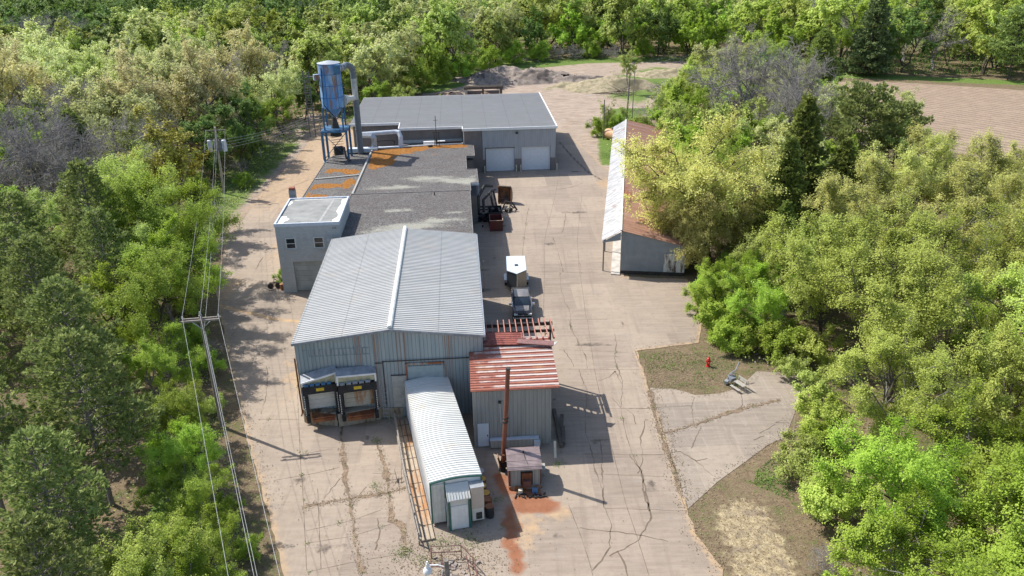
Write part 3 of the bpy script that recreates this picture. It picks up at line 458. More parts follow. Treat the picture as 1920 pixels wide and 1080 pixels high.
def st_back(u, v): return np.stack([np.maximum.reduce([1.5*ell(u, v, -12.4, 117, 3.0, 8), 1.4*ell(u, v, -10.2, 121.4, 5, 3.0), 1.25*ell(u, v, -4, 123.4, 6, 1.8), .55*ell(u, v, -4.3, 118, 1.1, .9), .5*ell(u, v, -12.4, 111, 1.5, 2.2), .4*ell(u, v, .5, 123, 1.8, 1.5)]),
    np.maximum.reduce([ell(u, v, -1.5, 101.5, 3.6, 2.0), ell(u, v, -4.5, 103, 3.8, 1.5), ell(u, v, -8.5, 99, 4, 1), ell(u, v, .7, 100.8, 1.4, 3)])*.95, .85*np.maximum(ell(u, v, -10.5, 124.6, 4.2, 1.5), ell(u, v, -7.4, 124, 2.5, 1.3))], 1)
def st_left(u, v): return np.stack([1.15*np.maximum.reduce([ell(u, v, -17.5, 111, 2.6, 1.6), ell(u, v, -18.4, 102.5, 3, 1.4), ell(u, v, -15.2, 104, 1, 3), ell(u, v, -18.6, 97.4, 1.3, 1.2), ell(u, v, -20, 97, .7, 5), ell(u, v, -15.4, 109.4, 1.2, 1.6), ell(u, v, -19.4, 90.5, 1.2, 1)]), .25 + 0*u, .0*u], 1)
groof('front_roof', FR, 6.1, 6.0, 79.6, 95.9, st_front); groof('rear_roof', BR, 5.93, 4.7, 95.9, 126, st_back); groof('side_roof', LR, 5.7, 4.4, 89, 124, st_left)
m = MB(o)
for P, zf, va, zb, vb in ((FR, 6.1, 79.6, 6.0, 95.9), (BR, 5.93, 95.9, 4.7, 126), (LR, 5.7, 89, 4.4, 124)):
    n = len(P)
    for i in range(n):
        (a, b), (c_, d) = P[i], P[(i+1) % n]; za = zf + (zb-zf)*(b-va)/(vb-va) + .06; zc = zf + (zb-zf)*(d-va)/(vb-va) + .06
        m.add([(a, b, za - .38), (c_, d, zc - .38), (c_, d, zc), (a, b, za)], [(0, 1, 2, 3)])
        l = math.hypot(c_-a, d-b); nx_, ny_ = -(d-b)/l*.07, (c_-a)/l*.07
        m.add([(a, b, za), (c_, d, zc), (c_ + nx_, d + ny_, zc), (a + nx_, b + ny_, za), (a+nx_, b+ny_, za-.06), (c_+nx_, d+ny_, zc-.06)], [(0, 1, 2, 3), (3, 2, 5, 4)])
weld('roof_edge', m, plain('roof_edge', (.16, .155, .15), .8, var=.3, scale=1), lb)
m = MB(o); m.box(-13.7, 79.9, 0, .55, 95.9, 5.65); m.box(-13.5, 96, 0, .4, 123.9, 4.35); m.box(-20.1, 89.3, 0, -13.8, 123, 4.0); m.box(.4, 100.2, 0, 1.75, 107.1, 3.9); m.box(.35, 116, 2.6, 1.6, 123.2, 4.35); weld('wall', m, M['graybl'], lb)
m = MB(o); m.box(-13.85, 96.1, 5.88 - .0, -13.60, 96.3, 6.05); m.poly([(-13.95, 96, zr_(96) - .02), (-13.72, 96, zr_(96) - .02), (-13.72, 124, zr_(124) + .02), (-13.95, 124, zr_(124) + .02)], (0, 0, .12)); weld('parapet', m, M['tan'], lb)
m = MB(o); m.box(-2.6, 79.5, 5.55, .88, 79.62, 5.85); m.box(-12.6, 79.5, 5.6, -8.9, 79.58, 5.9); weld('rusty_flashing', m, M['rust'], lb)
m = MB(o); m.box(-14.1, 79.45, 5.55, -10.2, 79.57, 5.95); weld('pale_flashing', m, M['ductw'], lb)
m = MB(o); m.poly([(-20.1, 90.0, 5.72), (-17.5, 90.3, 5.70), (-14.6, 91.2, 5.68), (-14.6, 91.45, 5.68), (-17.5, 90.6, 5.7), (-20.1, 90.25, 5.72)], (0, 0, .05)); m.poly([(-20.1, 106.1, 5.14), (-14.3, 107.6, 5.09), (-14.3, 107.9, 5.09), (-20.1, 106.4, 5.14)], (0, 0, .05)); weld('roof_seam', m, M['tan'], lb)
m = MB(o); m.cyl((-3.6, 94.5, 6), .07, .35, n=8); weld('roof_pipe', m, M['dark'], lb)
m = MB(o); m.box(.62, 116.5, 0, .95, 118.4, 3.3); weld('side_door', m, plain('door_yellow', (.34, .31, .24), .7), lb)
m = MB(o); m.box(2.0, 100.1, 3.95, 2.04, 107.2, 4.2); m.box(1.0, 99.72, 5.45, 2.05, 99.78, 5.75); weld('blue_flashing', m, M['ductw'], lb)
# --- two storey office
of, o = bld('block_office', 'two storey grey painted block office with two small windows and garage door', 'building', -20.0, 80.3)
m = MB(o); m.box(-20, 80.3, 0, -18.6, 89.1, 7.7); m.box(-18.6, 80.3, 3.6, -14.85, 89.1, 7.7); m.box(-14.85, 80.3, 0, -13.3, 89.1, 7.7); m.box(-18.6, 80.75, 0, -14.85, 89.1, 3.6); weld('wall', m, M['office'], of)
m = MB(o); m.box(-19.85, 80.45, 7.7, -13.45, 88.95, 7.78); weld('roof', m, M['office_roof'], of)
m = MB(o); m.box(-20.06, 80.24, 7.62, -13.24, 80.42, 7.98); m.box(-20.06, 80.42, 7.62, -19.9, 88.98, 7.95); m.box(-20.06, 88.98, 7.62, -13.24, 89.16, 7.95); m.box(-13.42, 80.42, 7.62, -13.24, 88.98, 7.95); weld('parapet', m, M['ductw'], of)
m = MB(o); rr = random.Random(2)
def blotch(pts, z, h): m.poly([(a, b, z) for a, b in pts], (0, 0, h))
def edge_patch(x, y0, y1, w0, s, k=9):
    q = [(x + s*(w0*(.5 + rr.random()*.9)), y0 + (y1 - y0)*i/k) for i in range(k + 1)]; blotch([(x, y0)] + q + [(x, y1)] if s > 0 else [(x, y1)] + q[::-1] + [(x, y0)], 7.78, .018)
for args in ((-13.43, 80.6, 88.7, .5, -1), (-19.89, 80.5, 83.2, .8, 1), (-19.89, 86.8, 88.5, .4, 1)):
    m = MB(o); edge_patch(*args); weld('roof_patch', m, M['patch'], of)
m = MB(o); blotch([(-19.4, 88.72), (-14, 88.78), (-14, 88.95), (-19.4, 88.95)], 7.78, .016); weld('roof_patch', m, M['patch'], of)
m = MB(o); m.poly([(-15.6, 80.6, 7.785), (-15.3, 80.6, 7.785), (-14.75, 88.6, 7.785), (-15.05, 88.6, 7.785)], (0, 0, .01)); weld('roof_seam', m, plain('seam_grey', (.30, .30, .29)), of)
for uu in (-18.55, -15.6):
    wn = MB(o).box(uu - .55, 80.24, 5.1, uu + .55, 80.30, 6.35).build('window', M['offwhite'], of)
    wp = MB(o).box(uu - .43, 80.225, 5.76, uu + .43, 80.245, 6.25); wp.box(uu - .43, 80.225, 5.22, uu + .43, 80.245, 5.68); g = wp.build('pane', M['glass'], wn)
    MB(o).box(uu - .6, 80.12, 5.02, uu + .6, 80.30, 5.1).build('sill', M['office'], wn)
m = MB(o); panels(m, -18.6, -14.85, .05, 3.58, 80.72, 6); weld('garage_door', m, plain('grey_door', (.36, .37, .36), .6, var=.2, scale=.9), of)
m = MB(o); m.box(-14.75, 80.22, 4.6, -14.1, 80.27, 6.5); weld('sealed_door', m, plain('sealed', (.37, .41, .44), .8), of)
m = MB(o)
for i in range(3): m.box(-13.98 + i*.14, 80.285, 7.18, -13.95 + i*.14, 80.295, 7.40); m.box(-14.02 + i*.14, 80.285, 7.27, -13.91 + i*.14, 80.295, 7.30)
weld('wall_number', m, M['dark'], of)
m = MB(o); m.box(-20.3, 90.3, 5.6, -19.6, 91.0, 8.5); weld('chimney', m, M['grey'], of); q = of.children[-1]
MB(o).box(-20.26, 90.34, 8.5, -19.64, 90.96, 8.78).build('chimney_top', M['brick'], q)
# --- big garage building at the back
bb, o = bld('garage_building', 'wide flat roofed garage building with grey siding and two white overhead doors', 'building', .35, 124.4)
m = MB(o); m.box(-17.6, 130.4, 0, -9.8, 152.2, 6.9); m.box(-9.8, 126.3, 0, .35, 152.2, 6.9); m.box(.35, 124.5, 0, 3.7, 152.2, 6.9); m.box(3.7, 124.9, 0, 14.9, 152.2, 6.9); m.box(3.3, 124.45, 0, 3.72, 124.9, 2.1); m.box(8.42, 124.42, 0, 9.5, 124.9, 2.1); m.box(14.2, 124.42, 0, 14.95, 124.9, 2.1); weld('block_wall', m, M['graybl'], bb)
m = MB(o); m.box(3.3, 124.4, 3.95, 15.0, 124.9, 6.9); m.box(3.3, 124.4, 2.1, 3.8, 124.9, 3.95); m.box(8.4, 124.4, 2.1, 9.55, 124.9, 3.95); m.box(14.18, 124.4, 2.1, 15.0, 124.9, 3.95); m.ribs((3.3, 124.4, 3.98), (1, 0, 0), (0, 0, 1), (0, -1, 0), 11.7, 2.8, .30, .06, .04); m.box(14.92, 124.4, 2.1, 15.02, 152.2, 6.9); weld('siding', m, M['siding'], bb)
m = MB(o); m.poly([(-18, 130, 7.15), (-9.8, 130, 7.15), (-9.8, 126, 7.15), (.3, 126, 7.15), (.3, 124.2, 7.15), (15.1, 124.2, 7.15), (15.1, 152.5, 7.15), (-18, 152.5, 7.15)][::-1], (0, 0, -.2)); 
for k in range(66): 
    vv = 124.5 + k*.42; ua = -18 if vv > 130.1 else (-9.8 if vv > 126.1 else .3); m.box(ua + .05, vv, 7.15, 15, vv + .05, 7.172)
weld('roof', m, M['bigroof'], bb)
m = MB(o)
for a in ((.25, 124.05, 15.2, 124.2), (-9.9, 125.85, .25, 126.0), (-18.1, 129.85, -9.9, 130.0), (15.1, 124.2, 15.25, 152.6)): m.box(a[0], a[1], 6.85, a[2], a[3], 7.25)
m.box(.15, 124.2, 6.85, .3, 126.0, 7.22); m.box(-9.95, 126, 6.85, -9.8, 130, 7.22); m.box(.32, 124.18, 0.0, .42, 124.32, 6.85); weld('fascia', m, M['white'], bb)
for uu, top in ((3.8, 4.0), (9.55, 4.05)): MBd = MB(o); panels(MBd, uu, uu + 4.6, .05, 3.9, 124.85, 6); MBd.build('overhead_door', M['door'], bb)
m = MB(o); m.box(8.6, 124.15, 6.15, 9.0, 124.38, 6.45); weld('wall_lamp', m, M['dark'], bb)
m = MB(o); m.box(-9.6, 126.22, 4.6, .2, 126.3, 5.2); weld('snow_band', m, M['office'], bb)
m = MB(o); m.box(3.68, 124.36, 3.9, 8.5, 124.42, 4.0); m.box(3.7, 124.36, 0, 3.79, 124.46, 3.95); weld('door_surround', m, M['dark'], bb)
b0 = None
for i, uu in enumerate((3.55, 8.62, 9.35, 15.2)):
    lab = 'pale steel bollard ' + ('left of the left overhead door', 'just right of the left overhead door', 'just left of the right overhead door', 'at the right corner of the garage building')[i]
    b0 = tag(MB().cyl((0, 0, 0), .09, 1.15, n=8).build('bollard', M['lead']), lab, 'bollard', 'bollards by the overhead doors') if i == 0 else None
    if i == 0: bp = b0
    else: b0 = bp.copy(); C.objects.link(b0); b0['label'] = lab
    b0.location = A(uu, 124.1)
# --- red striped shed
sh, o = bld('striped_shed', 'small tan shed under a red and white striped rusty roof, rafters bare behind', 'shed', 0.0, 50.1)
m = MB(o); m.poly([(0, 50.1, 0), (0, 50.1, 5.1), (0, 56.4, 5.75), (0, 56.4, 0)], (5.82, 0, 0)); m.ribs((0, 50.1, 0), (1, 0, 0), (0, 0, 1), (0, -1, 0), 5.82, 5.1, .2, .05, .035); m.ribs((5.82, 50.1, 0), (0, 1, 0), (0, 0, 1), (1, 0, 0), 6.2, 5.1, .3, .05, .035); weld('wall', m, M['tan'], sh)
m = MB(o); m.poly([(-.12, 49.75, 5.12), (6.42, 49.75, 5.12), (6.42, 56.5, 5.82), (-.12, 56.5, 5.82)], (0, 0, .06)); sl = Vector((0, 6.75, .7)).normalized(); m.ribs((-.12, 49.75, 5.18), sl, (1, 0, 0), (0, -sl.z, sl.y), 6.78, 6.54, .3, .09, .045); weld('roof', m, M['redroof'], sh)
for i in range(12): uu = 1.35 + i*.49; MB(o).box(uu, 56.0, 5.86, uu + .07, 59.5, 6.02).build('rafter', M['lumber'], sh)
m = MB(o); m.box(1.0, 59.0, 5.55, 6.95, 59.15, 5.84); m.box(1.0, 57.7, 5.6, 6.95, 57.8, 5.84); m.box(6.7, 56.5, 5.6, 6.82, 59.3, 5.84); m.box(6.7, 59.0, 0, 6.85, 59.15, 5.6); m.box(1.0, 59.0, 0, 1.15, 59.15, 5.6); weld('frame', m, M['dark'], sh)
m = MB(o); m.rbox(2.75, 56.15, 6.0, 2.9, 1.75, .05, R(-4), R(6)); m.ribs((1.35, 55.35, 5.98), (-.06, 1, .1), (1, -.06, 0), (0, -.1, 1), 1.7, 2.8, .28, .05, .03); MB(o).box(6.25, 56.45, 0, 6.4, 59.0, 5.5).build('rear_side_wall', M['plywood'], sh); MB(o).box(1.2, 58.86, 0, 6.25, 58.98, 4.6).build('rear_wall', M['tan'], sh); MB(o).box(1.2, 56.45, 4.2, 4.5, 58.8, 4.25).build('dark_deck', M['grey'], sh)
m2 = MB(o); m2.box(4.7, 57.0, 2.7, 6.1, 58.8, 2.76); m2.build('plywood_shelf', M['plywood'], sh); MB(o).box(4.8, 58.0, 2.77, 5.9, 58.7, 3.1).build('shelf_box', M['plywood'], sh)
weld('loose_sheet', m, rusty('red_sheet', (.36, .11, .08), (.20, .05, .04), .45), sh)
m = MB(o); m.rbox(5.15, 55.25, 6.02, 2.9, .62, .09, R(-14), R(6)); weld('bent_flashing', m, plain('maroon', (.20, .10, .09), .6), sh)
m = MB(o)
for i in range(4): m.rbox(6.45 + i*.09, 54.86 + i*.03, 6.0, .05, .55, .05, R(-35), R(5))
weld('broken_lath', m, M['offwhite'], sh)
q = MB(o).box(.28, 50.02, .12, 1.12, 50.06, 2.15).build('door', M['door'], sh); MB(o).rbox(1.02, 49.99, 1.1, .07, .05, .12).build('handle', M['black'], q)
m = MB(o); m.box(1.2, 49.72, .12, 4.85, 50.06, .78); weld('wall_duct', m, M['tan'], sh); MB(o).box(1.17, 49.68, .78, 4.88, 50.06, .84).build('duct_lid', M['ductw'], sh.children[-1])
m = MB(o); m.box(4.5, 49.45, .1, 4.95, 49.70, .72); weld('meter_box', m, M['ductw'], sh)
m = MB(o); m.tube([(2.05, 49.98, 2.2), (2.0, 49.96, 3.9), (2.0, 49.9, 4.0)], .03, 6); weld('vent_pipe', m, M['offwhite'], sh); m = MB(o); m.rbox(2.0, 49.9, 4.05, .22, .2, .14); m.build('vent_cap', M['dark'], sh.children[-1])
# --- long white trailer-like building
TA = R(13.6)
tb, o = bld('storage_trailer', 'long white ribbed storage trailer building with curved roof and green trim', 'trailer building', 4.33, 41.5, TA)
u0, u1, v0, v1 = 4.33, 7.78, 41.5, 54.5
arc = [(u0 + (u1 - u0)*i/8, 3.46 + .16*math.sin(PI*i/8)) for i in range(9)]
m = MB(o); m.poly([(u0 + .03, v0 + .05, .25), (u1 - .03, v0 + .05, .25)] + [(a, v0 + .05, b - .03) for a, b in arc[::-1]], (0, v1 - v0 - .1, 0)); m.ribs((u0 + .03, v0, .25), (0, 1, 0), (0, 0, 1), (-1, 0, 0), v1 - v0, 3.1, .25, .06, .03); weld('wall', m, M['white'], tb)
m = MB(o)
for (a, b), (c_, d) in zip(arc[:-1], arc[1:]):
    dd = Vector((c_ - a, 0, d - b)); nn = Vector((-dd.z, 0, dd.x)).normalized(); L = dd.length
    m.poly([(a, v0, b), (c_, v0, d), (c_ + nn.x*.05, v0, d + nn.z*.05), (a + nn.x*.05, v0, b + nn.z*.05)], (0, v1 - v0, 0)); m.ribs((a + nn.x*.05, v0, b + nn.z*.05), (0, 1, 0), dd, nn, v1 - v0, L + .01, .245, .07, .04)
weld('roof', m, M['troof'], tb)
m = MB(o)
for (a, b), (c_, d) in zip(arc[:-1], arc[1:]): m.poly([(a, v0 - .05, b - .08), (c_, v0 - .05, d - .08), (c_, v0 - .05, d + .03), (a, v0 - .05, b + .03)], (0, .08, 0)); m.poly([(a, v1 - .03, b - .1), (c_, v1 - .03, d - .1), (c_, v1 - .03, d + .07), (a, v1 - .03, b + .07)], (0, .06, 0))
m.box(u0, v0 - .05, .2, u0 + .1, v0 + .04, 3.35); m.box(u1 - .08, v0 - .05, .2, u1 + .02, v0 + .04, 3.35); m.box(5.28, v0 - .06, .2, 5.36, v0 + .03, 3.4); weld('trim', m, M['green'], tb)
m = MB(o); m.box(u0 + .1, v0 - .02, .22, 5.28, v0 + .05, 3.3); m.ribs((u0 + .1, v0 - .02, .22), (1, 0, 0), (0, 0, 1), (0, -1, 0), 1.15, 3.05, .24, .04, .03); weld('end_panel', m, M['offwhite'], tb)
vs_ = bpy.data.objects.new('entry_vestibule', None); C.objects.link(vs_); vs_.parent = tb; vs_.location = (0, 0, 0)
MB(o).box(5.4, 40.75, .05, 6.78, v0 + .0, 2.45).build('vestibule_wall', M['offwhite'], vs_)
m = MB(o); m.poly([(5.33, 40.6, 2.45), (6.85, 40.6, 2.45), (6.85, v0 - .05, 3.15), (5.33, v0 - .05, 3.15)], (0, 0, .07)); m.ribs((5.33, 40.6, 2.52), (1, 0, 0), (0, 1.0, .78), (0, -.6, .8), 1.52, 1.14, .19, .04, .04); m.build('vestibule_roof', M['troof'], vs_)
m = MB(o); m.box(5.52, 40.70, .08, 6.66, 40.74, 1.95); m.ribs((5.52, 40.7, .08), (1, 0, 0), (0, 0, 1), (0, -1, 0), 1.14, 1.87, .22, .03, .02); m.build('vestibule_door', M['white'], vs_)
m = MB(o); m.box(5.36, 40.68, .02, 5.5, 40.78, 2.45); m.box(6.68, 40.68, .02, 6.82, 40.78, 2.45); m.build('vestibule_trim', M['green'], vs_)
m = MB(o); m.box(6.92, 40.85, 1.35, 7.76, v0 - .06, 3.05); weld('cooling_unit', m, plain('unit_tan', (.52, .46, .40), .5, var=.1, scale=1), tb); q = tb.children[-1]
MB(o).box(6.88, 40.8, 3.05, 7.8, v0 - .04, 3.1).build('unit_top', M['galv'], q)
m = MB(o); m.box(6.95, 40.9, .35, 7.74, v0 - .06, 1.33); weld('condenser', m, M['offwhite'], tb); q = tb.children[-1]
m = MB(o); [m.box(7.2, 40.87, .45 + i*.07, 7.6, 40.9, .49 + i*.07) for i in range(8)]; m.build('grille', M['dark'], q)
m = MB(o); m.tube([(5.3, 40.9, .1), (5.3, 40.9, 1.4), (5.3, 41.4, 2.2)], .04, 6); weld('drain_pipe', m, M['galv'], tb)
# --- boiler hut
bo, o = bld('boiler_hut', 'small metal boiler hut with curved maroon roof beside the rusty stack', 'hut', 2.3, 44.9)
arc = [(44.75, 1.72), (44.95, 1.86), (45.4, 2.02), (46.0, 2.1), (46.6, 2.06), (47.1, 1.9)]
m = MB(o); m.poly([(2.42, 44.92, .3)] + [(2.42, a, b - .06) for a, b in ((44.92, 1.84),) + tuple(arc[2:])] + [(2.42, 47.0, .3)], (2.05, 0, 0)); m.ribs((2.45, 44.92, .3), (1, 0, 0), (0, 0, 1), (0, -1, 0), 2.0, 1.48, .24, .04, .03); weld('wall', m, M['tan'], bo)
m = MB(o)
for (a, b), (c_, d) in zip(arc[:-1], arc[1:]):
    dd = Vector((0, c_ - a, d - b)); nn = Vector((0, -dd.z, dd.y)).normalized(); m.poly([(2.2, a, b), (2.2, c_, d), (2.2, c_ + nn.y*.04, d + nn.z*.04), (2.2, a + nn.y*.04, b + nn.z*.04)], (2.42, 0, 0)); m.ribs((2.2, a + nn.y*.04, b + nn.z*.04), dd, (1, 0, 0), nn, dd.length, 2.42, .11, .05, .025)
weld('roof', m, plain('maroon_roof', (.30, .235, .23), .6, var=.3, scale=1.2), bo)
m = MB(o); m.box(2.28, 44.9, .1, 2.42, 47.0, 1.8); m.box(4.47, 44.95, .1, 4.58, 47.0, 1.75); weld('side_panel', m, M['brown'], bo)
m = MB(o); m.box(2.3, 44.8, 0, 4.6, 47.05, .3); weld('footing', m, rusty('footing', (.38, .35, .30), (.30, .10, .03), .45, scale=1.5), bo)
q = MB(o).box(3.2, 44.72, .35, 3.88, 44.90, 1.45).build('fire_door', M['rust'], bo); MB(o).box(3.28, 44.45, .45, 3.82, 44.71, .95).build('ash_box', M['brown'], q)
m = MB(o); m.box(3.12, 44.84, 1.38, 3.96, 44.91, 1.5); m.box(3.12, 44.84, .4, 3.19, 44.91, 1.4); m.box(3.89, 44.84, .4, 3.96, 44.91, 1.4); weld('door_frame', m, M['black'], bo)
m = MB(o); m.tube([(3.45, 46.1, 2.16), (3.5, 45.6, 2.12), (3.62, 45.2, 2.0), (3.7, 44.9, 1.85)], .025, 5); m.cyl((3.42, 46.15, 2.1), .07, .22, n=8); weld('cable', m, M['black'], bo)
st, o = bld('exhaust_stack', 'tall rusty orange exhaust stack leaning up in front of the striped shed', 'stack', 2.0, 47.1)
m = MB(o); m.tube([(2.0, 47.1, .75), (2.08, 47.08, 1.8), (2.32, 47.05, 5.2), (2.50, 47.0, 8.5)], [.16, .165, .16, .155], 14); weld('pipe', m, M['rustpipe'], st)
m = MB(o); m.tube([(2.51, 46.999, 8.49), (2.52, 46.998, 8.62)], .165, 14); m.tube([(2.245, 47.06, 4.2), (2.25, 47.06, 4.32)], .215, 14); m.tube([(2.28, 47.05, 4.5), (2.285, 47.05, 4.6)], .205, 14); m.tube([(2.06, 47.08, 1.45), (2.07, 47.08, 1.55)], .21, 14); weld('collar', m, M['dark'], st)
m = MB(o); m.tube([(1.95, 47.1, 0), (1.98, 47.1, .76)], [.26, .24], 12); m.rbox(2.25, 47.0, .6, .6, .3, .3); weld('fan_housing', m, M['black'], st)
m = MB(o); m.rbox(1.72, 47.0, .95, .08, .5, .9, 0, 0, R(-12)); m.rbox(2.2, 46.85, 1.3, .5, .08, .5); weld('bracket', m, M['rust'], st)
m = MB(o); m.tube([(2.20, 47.0, 3.0), (2.48, 46.9, 3.08), (2.48, 46.9, 2.96)], .03, 5); weld('hook', m, M['rust'], st)
# --- grey shed with the long rusty roof (its own axes)
SA = R(-8.4)
gs, o = bld('long_grey_shed', 'long grey shed with white and rusty red gable roof beside budding tree', 'shed', .1, 83.4, SA)
m = MB(o); m.poly([(.1, 83.4, .45), (7.2, 83.4, .45), (7.2, 83.4, 3.55), (.1, 83.4, 5.15)], (0, 54, 0)); m.ribs((.1, 83.4, .45), (1, 0, 0), (0, 0, 1), (0, -1, 0), 7.0, 3.0, .28, .03, .02); weld('wall', m, M['shedwall'], gs)
def slope(mat, name, a, b, n):
    m = MB(o); m.poly([(a[0], 83.1, a[1]), (b[0], 83.1, b[1]), (b[0], 83.1, b[1] + .06), (a[0], 83.1, a[1] + .06)], (0, 55.1, 0)); dd = Vector((b[0]-a[0], 0, b[1]-a[1])); nn = Vector((-dd.z, 0, dd.x)).normalized(); nn = nn if nn.z > 0 else -nn
    m.ribs((a[0], 83.1, a[1] + .06), (0, 1, 0), dd, nn, 55.1, dd.length, .33, .09, .04); weld(name, m, mat, gs)
slope(M['sroof_w'], 'west_roof', (-2.1, 4.0), (0, 5.3), 1); slope(M['sroof_r'], 'east_roof', (7.7, 3.55), (0, 5.3), 1)
m = MB(o); m.box(-.09, 83.05, 5.33, .09, 138.2, 5.45); weld('ridge_cap', m, M['offwhite'], gs)
m = MB(o); m.poly([(-2.1, 83.1, 3.85), (0, 83.1, 5.15), (0, 83.1, 4.2), (-1.9, 83.1, 3.85)], (0, .06, 0)); weld('gable_board', m, M['shedwall'], gs)
m = MB(o)
for k in range(10): m.box(-1.95, 84 + k*6, 0, -1.8, 84.15 + k*6, 4.0)
weld('post', m, M['wood'], gs)
m = MB(o); m.box(4.85, 83.32, .5, 7.1, 83.39, 2.7); weld('sliding_door', m, rusty('peeling_door', (.62, .62, .60), (.10, .07, .06), .42, scale=2.2), gs)
m = MB(o); m.box(.1, 83.45, 0, 7.2, 137, .45); weld('sill_beam', m, M['dark'], gs)
m = MB(o); m.poly([(-.95, 83.0, 0), (.05, 82.9, 0), (.02, 135, 0), (-.9, 135, 0)], (0, 0, .16)); weld('walkway_slab', m, plain('white_slab', (.46, .43, .39), .9, var=.3, scale=1.2), gs)
# ------------------------------------------------------------------ dust collector, ducts
dc, o = bld('dust_collector', 'tall faded blue dust collector tower on blue steel legs with rust patches', 'dust collector', -18.5, 118.3)
cu, cv = -18.5, 118.3; zb = 4.5
m = MB(o); m.tube([(cu, cv, 12.4), (cu, cv, 18.7)], 1.6, 32); weld('tank', MB(o).tube([(cu, cv, 12.4), (cu, cv, 18.7)], 1.6, 32), M['blue'], dc)
m = MB(o); m.tube([(cu, cv, 18.7), (cu, cv, 19.0)], [1.66, .25], 32); weld('tank_lid', m, M['galv'], dc)
m = MB(o)
for z in (13.9, 15.6, 17.2, 18.6): m.tube([(cu, cv, z), (cu, cv, z + .09)], 1.64, 32)
for a in range(6): m.rbox(cu + 1.61*math.cos(a*PI/3 + .2), cv + 1.61*math.sin(a*PI/3 + .2), 15.5, .06, .06, 6.2, a*PI/3 + .2)
weld('tank_band', m, plain('blue_band', (.03, .16, .42), .5), dc)
m = MB(o); m.tube([(cu + .1, cv, 12.4), (cu + .1, cv, 10.9)], [1.35, .2], 24); weld('hopper', m, M['blue'], dc)
m = MB(o); m.box(cu + .95, cv - 1.68, 17.3, cu + 1.75, cv - 1.0, 18.6); weld('outlet_box', m, M['bluedk'], dc)
m = MB(o); m.rbox(cu - 1.85, cv - .5, 16.8, .8, .6, .8, R(20)); m.rbox(cu - 1.4, cv - .7, 16.8, .5, .3, .5); weld('fan_motor', m, M['blue'], dc)
for sx in (-1, 1):
    for sy in (-1, 1):
        MB(o).rbox(cu + sx*1.35, cv + sy*1.35, 10.9, .22, .22, 3.4).build('upper_leg', M['bluedk'], dc)
        MB(o).rbox(cu + sx*1.75, cv + sy*1.75, (9.1 + zb)/2 if sy < 0 else 4.55, .30, .30, 9.1 - zb if sy < 0 else 9.1).build('lower_leg', M['bluedk'], dc)
m = MB(o)
for sy in (-1, 1): m.rbox(cu, cv + sy*1.75, 9.15, 3.9, .24, .28)
for sx in (-1, 1): m.rbox(cu + sx*1.75, cv, 9.15, .24, 3.6, .28)
m.rbox(cu, cv, 9.33, 3.4, 3.2, .06)
for s_ in (-1, 1): m.tube([(cu - 1.7, cv - 1.75, 9 if s_ > 0 else 5.2), (cu + 1.7, cv - 1.75, 5.2 if s_ > 0 else 9)], .05, 5)
weld('leg_frame', m, M['bluedk'], dc)
m = MB(o); m.tube([(cu - .9, cv - 1.5, 18.2), (cu - 1.0, cv - 1.62, 13.0), (cu - .5, cv - 1.5, 12.2), (cu + .2, cv - 1.3, 11.3)], .07, 6); weld('cable', m, M['black'], dc)
m = MB(o)
for z in range(11): m.tube([(cu - .5, cv - 1.9, 4.8 + .35*z), (cu + 1.2, cv - 1.9 + .1*(z % 3), 4.7 + .38*z)], .035, 4)
m.tube([(cu + 1.3, cv - 2.4, 7.0), (cu + 1.6, cv - 3.2, 5.6), (cu + 2.2, cv - 3.6, 5.3)], .16, 8); m.rbox(cu + .3, cv - 1.2, 6.2, 1.3, .8, 1.2, .3); m.tube([(cu, cv, 10.9), (cu, cv, 8.2)], [.25, .9], 12); weld('machinery', m, M['dark'], dc)
m = MB(o); m.tube([(cu - 1.75, cv - 1.75, 4.45), (cu - 1.75, cv - 1.75, 4.75)], .32, 10); weld('foot', m, M['ductw'], dc)
m = MB(o); x0, y0 = cu - 4.0, cv + 1.2
for dx in (0, .8): m.rbox(x0 + dx, y0, 12.6, .09, .09, 9.6)
for k in range(26): m.rbox(x0 + .4, y0, 8.0 + k*.37, .8, .05, .05)
for k in range(12): m.tube([(x0, y0 - .4, 8.2 + k*.78), (x0 + .8, y0 - .4, 8.2 + k*.78), (x0 + .8, y0, 8.2 + k*.78)], .03, 4)
m.rbox(x0 + .0, y0 - .4, 12.6, .05, .05, 9.4); m.rbox(x0 + .8, y0 - .4, 12.6, .05, .05, 9.4); m.rbox(x0 + 1.4, y0, 16.6, 1.6, .3, .12)
weld('caged_ladder', m, plain('ladder_grey', (.13, .12, .12), .7), dc); 
dk, o = bld('exhaust_duct', 'tall dark grey exhaust duct curving from blue tower down to the low roof', 'duct', -15.55, 121.5)
cu2, cv2 = -15.55, 121.5
pts = [(cu + 1.5, cv, 17.9), (cu + 1.85, cv + .5, 17.95)] + [(cu2 - 1.0 + 1.0*math.sin(a), cv2 - .8 + .8*math.sin(a), 16.9 + 1.05*math.cos(a)) for a in [R(t) for t in (5, 25, 45, 65, 85)]]
m = MB(o); m.tube(pts, .45, 16); m.tube([(cu2, cv2, 16.9), (cu2, cv2, 15.9)], .45, 16); weld('elbow', m, M['pipegrey'], dk)
m = MB(o); m.tube([(cu2, cv2, 15.9), (cu2, cv2, 12.8)], .44, 16); m.tube([(cu + 1.3, cv, 17.9), (cu + 1.75, cv + .35, 17.93)], .5, 14); weld('bright_section', m, M['galv'], dk)
m = MB(o); m.tube([(cu2, cv2, 12.8), (cu2, cv2, 4.6)], .47, 16); m.tube([(cu2, cv2, 8.2), (cu2, cv2, 8.3)], .52, 16); weld('lower_pipe', m, M['pipegrey'], dk)
